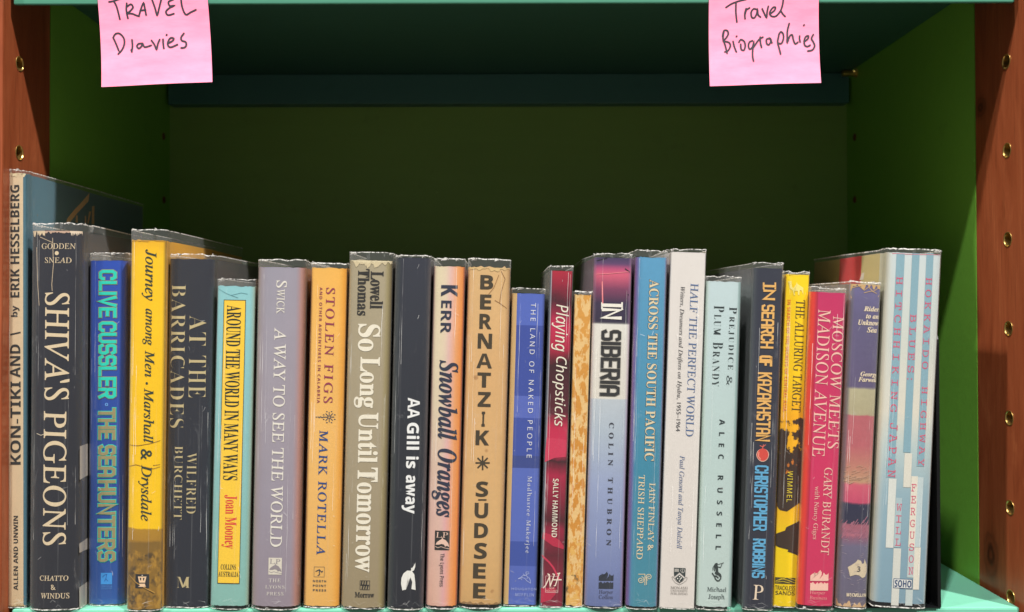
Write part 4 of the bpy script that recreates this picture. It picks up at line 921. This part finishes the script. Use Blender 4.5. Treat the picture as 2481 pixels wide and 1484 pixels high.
b.text('WIMMEL', 'sans', 1908.5, 1921, 1141.5, 1217, (238, 214, 60), space=1.2, lift=0.00009)
b.rect(kx(298, 0)[0], kx(458, 0)[0], 1398.7, 1415, (72, 68, 40), 'publisher_logo'); b.strokes([[kx(302, 2720), kx(345, 2700), kx(395, 2712), kx(455, 2735)], [kx(330, 2712), kx(390, 2690), kx(455, 2715)], [kx(302, 2728), kx(360, 2722), kx(410, 2735)]], 1.1, (246, 214, 30), 'publisher_logo')
b.text('TRACKLESS', 'sansm', kx(298, 0)[0], kx(456, 0)[0], 1418.5, 1430, (66, 60, 30), 0); b.text('SANDS', 'sansm', kx(300, 0)[0], kx(453, 0)[0], 1431.5, 1442, (66, 60, 30), 0)
# 22
b = Book('raspberry pink book with red left edge and pale thin capitals', 1962, 2052.5, 709, 1933, 2017, 1465, 1483, 697, B=3.6, p=3.4, deep=0.16, seed=22, case_rgb=(50, 20, 28))
m = cover_mat(b.H, b.w, b.B, [(0, (206, 48, 92)), (0.5, (208, 48, 98)), (1, (198, 46, 100))], xr=[(0, (226, 70, 40), 1), (0.08, (220, 56, 50), 1), (0.17, (170, 30, 60), 0.8), (0.2, (204, 46, 96), 0), (0.95, (200, 46, 90), 0), (1, (150, 40, 70), 0.6)], side=[(0, (226, 120, 50)), (1, (200, 90, 50))], mottle=0.04)
b.body(m, wear=0.0002)
PK = (244, 196, 180)
b.text('MOSCOW MEETS', 'roman', 2017.5, 2046, 766, 1088, PK); b.text('MADISON AVENUE', 'roman', 1982, 2012.5, 750, 1107, PK); b.text('GARY BURANDT', 'roman', 1996.5, 2017, 1133, 1345, PK); b.text('with Nancy Giges', 'roman', 1971, 1986, 1178, 1307, PK)
flames(b, 1962, 1381, 45, 50, PK)
b.text('Harper', 'roman', 1961.5, 1999, 1431, 1442.5, (240, 160, 160), 0); b.text('Business', 'roman', 1961, 2003.6, 1443.3, 1453, (240, 160, 160), 0)
# 23
ky_ = lambda a, c: (1786.8 + a * 0.3062, 1029.7 + c * 0.3062)
b = Book('shabby purple and pink book with cream italic writing and a map emblem', 2058, 2136, 690, 2023.5, 2098.5, 1467.5, 1480, 683, B=4.0, p=3.0, deep=0.15, seed=23, case_rgb=(120, 96, 80))
fz = lambda y: b.z(y, 2090) / b.H
m = cover_mat(b.H, b.w, b.B, [(0, (120, 104, 112)), (0.03, (104, 98, 118)), (fz(1325), (110, 104, 130)), (fz(1300), (150, 96, 118)), (fz(1274), (170, 100, 116)), (fz(1270), (46, 46, 70)), (fz(1222), (44, 44, 72)), (fz(1218), (196, 76, 108)), (fz(1176), (206, 92, 114)), (fz(1168), (192, 150, 118)), (fz(1130), (190, 126, 112)), (fz(1080), (186, 100, 108)), (fz(1008), (184, 100, 108)), (fz(1005.5), (176, 166, 134)), (fz(943), (184, 176, 144)), (fz(940), (98, 88, 122)), (0.9, (98, 92, 128)), (1, (112, 106, 150))], namp=0.012, nscale=120, xr=[(0, (150, 150, 156), 0.9), (0.07, (110, 110, 120), 0.6), (0.14, (120, 110, 120), 0), (0.96, (120, 100, 100), 0), (1, (90, 80, 80), 0.6)], side=[(0, (130, 128, 130)), (1, (110, 106, 104))], mottle=0.12,
  blobs=[(fz(1320), fz(1268), (186, 112, 128), 70, 0.54, 0.05, (1, 1, 2.5)), (0.0, 0.09, (190, 160, 130), 130, 0.64, 0.02, (1, 1, 1))])
b.body(m, wear=0.001)
b.ragged(True, 0.003, (206, 170, 120), -0.5, 0.5, rough=1.6); b.ragged(False, 0.0028, (206, 170, 130), rough=1.6)
rr = random.Random(5); ln = []
for _ in range(46):
    a0, c0 = rr.uniform(815, 1020), rr.uniform(770, 900); l = rr.uniform(20, 60); ln.append([ky_(a0, c0), ky_(a0 + l * .55, c0 - l * .8)])
b.strokes(ln, 1.5, (176, 112, 132), 'brush_mark', 0.00005)
ln = []
for _ in range(40):
    a0, c0 = rr.uniform(820, 1030), rr.uniform(330, 470); l = rr.uniform(15, 50); ln.append([ky_(a0, c0), ky_(a0 + l, c0 - l * .35)])
b.strokes(ln, 1.2, (202, 158, 134), 'brush_mark', 0.00005)
ln = []
for _ in range(30):
    a0, c0 = rr.uniform(815, 1030), rr.uniform(900, 1380); l = rr.uniform(10, 40); ln.append([ky_(a0, c0), ky_(a0 + l * .9, c0 - l * .3 * rr.choice((-1, 1)))])
b.strokes(ln, 0.7, (176, 160, 168), 'brush_mark', 0.00006)
b.strokes([[kx(910, 400), kx(960, 385), kx(1000, 420), kx(1035, 395), kx(1070, 430), kx(1120, 400)], [kx(890, 430), kx(905, 480)], [kx(1000, 440), kx(1060, 425), kx(1100, 445)], [kx(1115, 470), kx(1135, 440)]], 1.3, (214, 178, 126), 'frayed_thread', 0.0001)
CI = (238, 220, 190)
for t, x0, x1, y0, y1 in (('Riders', 998, 1146, 545, 588), ('to an', 1015, 1122, 608, 645), ('Unknown', 955, 1146, 650, 698), ('Sea', 1022, 1106, 710, 755), ('George', 972, 1112, 1062, 1112), ('Farwell', 955, 1108, 1103, 1145)):
    a, q = kx(x0, y0), kx(x1, y1); b.text(t, 'bib', a[0], q[0], a[1], q[1], CI, 0)
ky = lambda a, c: (1786.8 + a * 0.3062, 1029.7 + c * 0.3062)
b.polys([[ky(*v) for v in [(870, 1125), (905, 1105), (935, 1085), (950, 1065), (975, 1075), (985, 1100), (1000, 1095), (1005, 1062), (1025, 1110), (1026, 1165), (1010, 1205), (985, 1212), (960, 1190), (930, 1185), (888, 1198), (882, 1160)]]], (214, 196, 168), 'map_emblem', 0.00004)
a, q = ky(945, 1118), ky(972, 1162); b.text('3', 'sansb', a[0], q[0], a[1], q[1], (50, 50, 54), 0, lift=0.00009)
a, q = ky(862, 1328), ky(1022, 1360); b.text('MACMILLAN', 'sansbb', a[0], q[0], a[1], q[1], CI, 0)
# 24
b = Book('tall white and pale blue striped book with pink typewriter letters, beside the bookend', 2150, 2281, 614, 2110, 2243, 1459, 1484, 603, B=4.5, p=3.2, deep=0.15, seed=24, case_rgb=(40, 44, 50), lift=0.0012)
fz = lambda y: b.z(y, 2190) / b.H
m = cover_mat(b.H, b.w, b.B, [(0, (130, 160, 176)), (0.15, (136, 166, 182)), (0.32, (150, 178, 190)), (0.45, (188, 204, 204)), (0.55, (222, 216, 202)), (0.75, (208, 212, 204)), (1, (206, 216, 218))], xr=[(0, (200, 190, 160), 0.6), (0.06, (200, 200, 190), 0.3), (0.14, (150, 178, 190), 0), (0.93, (200, 206, 206), 0.0), (1, (230, 234, 234), 0.6)], side=[(0, (214, 206, 180)), (1, (180, 170, 140))],
   sideL=[(0, (208, 204, 178)), (0.08, (206, 188, 128)), (0.24, (216, 46, 50)), (0.46, (176, 158, 92))], mottle=0.035)
b.body(m, wear=0.0003)
oo = lambda a, c: (1968.5 + a * 0.3062, 575.4 + c * 0.3062); pp = lambda a, c: (2057 + a * 0.3267, 999.4 + c * 0.3267)
SB = (138, 174, 188)
def strip(x0, x1, y0, y1, rgb, lift=0.00002): b.rect(x0, x1, y0, y1, rgb, 'printed_stripe', lift)
rz = lambda u, f=0: None
for (u0_, u1_, c0, c1) in ((665, 728, oo(0, 125)[1], pp(0, 488)[1]), (787, 845, oo(0, 125)[1], pp(0, 300)[1]), (900, 958, oo(0, 125)[1], pp(0, 405)[1])):
    strip(oo(u0_, 0)[0], oo(u1_, 0)[0], c0, c1, SB)
WT = (230, 224, 212); GY = (196, 204, 202)
def pst(x0, x1, y0, y1, rgb, lift=0.00003): strip(pp(x0, 0)[0], pp(x1, 0)[0], pp(0, y0)[1], pp(0, y1)[1], rgb, lift)
pst(294, 350, 490, 1005, (218, 220, 214)); pst(345, 392, 632, 1000, (176, 196, 202)); pst(328, 384, 1006, 1432, (214, 214, 206))
pst(410, 466, 302, 556, (222, 218, 206)); pst(460, 509, 472, 1000, (228, 222, 208), 0.00004); pst(437, 490, 1000, 1225, (190, 204, 204)); pst(484, 532, 1000, 1315, (228, 222, 208), 0.00005); pst(505, 552, 480, 1000, (196, 210, 212)); pst(418, 472, 1312, 1432, (198, 208, 206))
PN = (216, 92, 122)
b.text('HITCHHIKING', 'mono', oo(663, 0)[0], oo(713, 0)[0], 671, 1000, PN, space=1.45, lift=0.00009); b.text('JAPAN', 'mono', 2156, 2174, 1025, 1157, PN, space=1.45, lift=0.00009)
b.text('BLUES:', 'mono', 2204, 2219.5, 761.6, 921, PN, space=1.45, lift=0.00009)
b.text('HOKKAIDO', 'mono', 2242.5, 2258, 673.4, 895, PN, space=1.45, lift=0.00009); b.text('HIGHWAY', 'mono', 2232.5, 2247.5, 937, 1130, PN, space=1.45, lift=0.00009)
b.strokes([[(2150, 613.5), (2200, 616.5), (2279, 618)]], 1.0, (236, 120, 140), 'jacket_edge')
for k, ch in enumerate('FERGUSON'):
    x = 455 + (0 if k < 1 else 0) - k * 3.2; y = 530 + k * 88
    b.text(ch, 'mono', pp(x + 6, 0)[0], pp(x + 42, 0)[0], pp(0, y)[1], pp(0, y + 56)[1], PN, 0, lift=0.0001)
for k, ch in enumerate('WILL'):
    x = 350 - k * 3.2; y = 676 + k * 86
    b.text(ch, 'mono', pp(x, 0)[0], pp(x + 40, 0)[0], pp(0, y)[1], pp(0, y + 54)[1], PN, 0, lift=0.0001)
b.rect(2164, 2210, 1401, 1425.8, (226, 226, 222), 'publisher_logo', 0.00007); b.frame(2164, 2210, 1401, 1425.8, 1.4, (58, 84, 122), 0.0001); b.text('SOHO', 'sansbb', 2167, 2207.5, 1404.5, 1423, (50, 76, 116), 0, lift=0.0001)
b.side_poly([oo(372, 340), oo(392, 285), oo(412, 278), oo(404, 335)], (226, 216, 200), -1, 'cover_figure')

set_all_text()

# ------------------------------------------------------------------ bookend
gb = G('black_enamel'); gb.bsdf(lin((16, 17, 19)), 0.22, 0.6, bump=gb.noise(400, 2), bstr=0.05); M_black = gb.m
q = P(2278.5, 1470, 0.001); bx = q.x; ztop = P(2277, 796, 0.001).z
root = empty('bookend', 'thin black metal bookend with rounded corners standing right of the striped book', 'bookend', (bx, 0.0, ZS))
def rplate(pts_r, x0, x1):
    bm = bmesh.new(); n = len(pts_r)
    A = [bm.verts.new((x0, y, z)) for y, z in pts_r]; Bv = [bm.verts.new((x1, y, z)) for y, z in pts_r]
    bm.faces.new(A); bm.faces.new(list(reversed(Bv)))
    for i in range(n): bm.faces.new((A[i], Bv[i], Bv[(i + 1) % n], A[(i + 1) % n]))
    bmesh.ops.recalc_face_normals(bm, faces=bm.faces)
    return bm
hh_ = ztop - ZS; R_ = 0.012; pts = [(0.0, 0.0002)]
pts += [(R_ - R_ * math.cos(a), hh_ - R_ + R_ * math.sin(a)) for a in [k * math.pi / 16 for k in range(9)]]
pts += [(0.135 - R_ + R_ * math.sin(a), hh_ - R_ + R_ * math.cos(a)) for a in [k * math.pi / 16 for k in range(9)]] + [(0.135, 0.0002)]
obj('upright_plate', rplate(pts, -0.0022, 0.0), M_black, root)
bm = bmesh.new(); box(bm, (-0.125, -0.0008, 0.0002), (-0.0023, 0.13, 0.0009), 0.0003); obj('base_plate', bm, M_black, root)

# ------------------------------------------------------------------ sticky notes
def note_mat():
    g = G('pink_note_paper')
    n = g.noise(1, 4, 0.6, g.map((25, 25, 90))); f = g.noise(1, 3, 0.6, g.map((260, 300, 1500)))
    c = g.ramp(n, [(0.35, lin((246, 134, 164))), (0.65, lin((252, 152, 182)))]).outputs[0]
    c = g.mix(g.math('MULTIPLY', g.step(f, 0.55, 0.75), 0.22), c, lin((236, 116, 146)))
    p = g.bsdf(c, 0.75, 0.2, bump=f, bstr=0.15, bdist=0.0003)
    return g.m
M_note = note_mat()
def note(label, TLx, TRx, BLp, BRp, strokes, scale, ox, oy, pen):
    # square sheet stuck by its upper edge to the shelf front, lower part curling forward
    root = empty('sticky_note', label, 'sticky note', (0, 0, 0), 'pink handwritten notes on the shelf edge')
    Yn = -0.0006
    bl, br = P(BLp[0], BLp[1], -0.009), P(BRp[0], BRp[1], -0.009)
    wv = (br - bl); wv.y = 0; wid = wv.length; ux = wv / wid; uz = Vector((-ux.z, 0, ux.x))
    if uz.z < 0: uz = -uz
    uz = (P(TLx, 0, -0.001) - bl) + (P(TRx, 0, -0.001) - br); uz.y = 0; uz.normalize()
    Hn = 0.0755
    o = (bl + br) / 2; o.y = 0
    root.location = (o.x, 0, o.z)
    def pt(a, c):                  # a across -0.5..0.5, c up 0..1
        t = max(0.0, 1 - c)
        y = Yn - 0.0085 * t ** 2.4 - 0.0006 * math.sin(a * 6 + 1) * t
        q = ux * (a * wid) + uz * (c * Hn); return Vector((q.x, y, q.z))
    bm = bmesh.new(); nx, nz = 12, 18
    for side in (0, 1):
        V = [[bm.verts.new(pt(-.5 + i / nx, j / nz) + Vector((0, 0.00015 * side, 0))) for i in range(nx + 1)] for j in range(nz + 1)]
        for j in range(nz):
            for i in range(nx):
                fc = bm.faces.new((V[j][i], V[j][i + 1], V[j + 1][i + 1], V[j + 1][i])); fc.smooth = True
    obj('paper_sheet', bm, M_note, root)
    def inv(px, py):               # photographed point -> sheet coordinates (iterate on the curl)
        y = Yn
        for _ in range(6):
            q = P(px, py, y) - Vector((o.x, 0, o.z)); dt = ux.x * uz.z - ux.z * uz.x; a = (q.x * uz.z - q.z * uz.x) / dt / wid; c = (ux.x * q.z - ux.z * q.x) / dt / Hn
            y = pt(a, c).y
        return a * wid, c * Hn
    bm = bmesh.new(); k = 0
    for st in strokes:
        pts = [inv(ox + x * scale, oy + y * scale) for x, y in st]
        # smooth the traced polyline
        sm = [Vector(pts[0])]
        for i in range(len(pts) - 1):
            p0, p1, p2, p3 = (Vector(pts[max(0, i - 1)]), Vector(pts[i]), Vector(pts[i + 1]), Vector(pts[min(len(pts) - 1, i + 2)]))
            for t in (0.25, 0.5, 0.75, 1.0):
                sm.append(0.5 * ((2 * p1) + (p2 - p0) * t + (2 * p0 - 5 * p1 + 4 * p2 - p3) * t * t + (3 * p1 - p0 - 3 * p2 + p3) * t ** 3))
        if len(pts) == 1: sm = [Vector(pts[0]), Vector(pts[0]) + Vector((0.0003, 0.0003))]
        for v, f in ribbon(sm, pen, True):
            vs = [bm.verts.new(pt(a / wid, c / Hn) + Vector((0, -0.00012 - k * 0.000002, 0))) for a, c in v]
            for q in f:
                try: bm.faces.new([vs[i] for i in q])
                except ValueError: pass
            k += 1
    bmesh.ops.recalc_face_normals(bm, faces=bm.faces)
    obj('handwriting', bm, ink((46, 42, 54)), root)
U = 0.2857
s1 = [[(925, 18), (960, 12), (1000, -2), (1040, -14)], [(965, 12), (990, 60), (1017, 165)],
 [(1075, 30), (1072, 90), (1085, 158)], [(1075, 60), (1110, 38), (1128, 65), (1100, 100), (1078, 115), (1120, 118), (1150, 130), (1180, 140)],
 [(1180, 135), (1195, 80), (1218, 28), (1230, 80), (1240, 130)], [(1190, 92), (1235, 86)],
 [(1290, 0), (1315, 70), (1333, 130), (1350, 70), (1368, -4)],
 [(1470, -4), (1430, 18), (1440, 52), (1475, 50), (1440, 68), (1408, 100), (1425, 130), (1475, 118)],
 [(1535, -10), (1545, 60), (1575, 125), (1620, 105), (1662, 85)],
 [(960, 320), (985, 375), (1008, 432)], [(960, 322), (980, 290), (1015, 287), (1050, 325), (1055, 375), (1035, 425), (1003, 460)],
 [(1120, 340), (1124, 390), (1118, 440)], [(1113, 425), (1119, 442)],
 [(1205, 370), (1175, 374), (1162, 395), (1178, 413), (1200, 395), (1210, 372), (1225, 400), (1255, 396), (1283, 386)],
 [(1285, 345), (1310, 380), (1328, 420), (1340, 372), (1355, 338)], [(1383, 335), (1385, 375), (1390, 412)], [(1412, 300)],
 [(1427, 368), (1462, 350), (1474, 328), (1445, 325), (1424, 362), (1428, 392), (1452, 402), (1505, 380)],
 [(1560, 285), (1537, 318), (1542, 345), (1575, 358), (1580, 385), (1565, 405), (1537, 408)]]
note('pink sticky note handwritten TRAVEL Diaries, left end of the shelf edge', 237, 502, (245, 211), (514, 199), s1, U, 0, 0, 0.00125)
s2 = [[(838, 85), (900, 45), (980, 15), (1060, -5)], [(948, 40), (947, 140), (958, 246)],
 [(1060, 98), (1046, 150), (1048, 210)], [(1046, 170), (1062, 115), (1098, 90)],
 [(1175, 105), (1140, 102), (1115, 140), (1122, 192), (1152, 198), (1178, 150), (1185, 108), (1192, 165), (1218, 190)],
 [(1237, 100), (1260, 150), (1285, 195), (1292, 130), (1305, 72)],
 [(1330, 152), (1372, 118), (1383, 85), (1358, 85), (1328, 122), (1320, 155), (1345, 183), (1392, 178), (1440, 120), (1463, 50), (1470, -10)], [(1442, 118), (1462, 155), (1490, 184)],
 [(815, 350), (805, 430), (828, 500), (850, 590)], [(800, 405), (815, 342), (852, 342), (862, 382), (832, 430), (808, 455), (868, 470), (886, 510), (860, 562), (825, 575)],
 [(916, 460), (930, 520), (952, 575)], [(952, 406)],
 [(980, 468), (1002, 440), (1038, 460), (1050, 510), (1035, 556), (1005, 545), (1000, 490)],
 [(1130, 452), (1097, 467), (1085, 510), (1100, 545), (1130, 520), (1145, 465), (1132, 560), (1132, 630), (1142, 676)],
 [(1145, 520), (1200, 440), (1245, 412)], [(1215, 412), (1217, 470), (1230, 526)],
 [(1320, 425), (1285, 437), (1287, 482), (1312, 495), (1335, 450), (1322, 425), (1345, 475)],
 [(1425, 372), (1412, 430), (1408, 472), (1425, 540), (1440, 598)], [(1412, 478), (1450, 480), (1472, 422), (1465, 370), (1440, 355), (1420, 388)],
 [(1535, 262), (1515, 340), (1513, 420), (1513, 470), (1540, 402), (1568, 388), (1580, 440), (1600, 485), (1630, 468)],
 [(1650, 400), (1648, 430), (1655, 465)], [(1695, 282)],
 [(1700, 462), (1740, 430), (1746, 400), (1717, 408), (1700, 450), (1705, 500), (1735, 515), (1765, 500)],
 [(1800, 385), (1780, 428), (1800, 465), (1815, 510), (1790, 553), (1740, 565)]]
note('pink sticky note handwritten Travel Biographies, right part of the shelf edge', 1717, 1985, (1720.5, 209), (1990, 201), s2, 0.2197, 1574.8, 0, 0.0012)
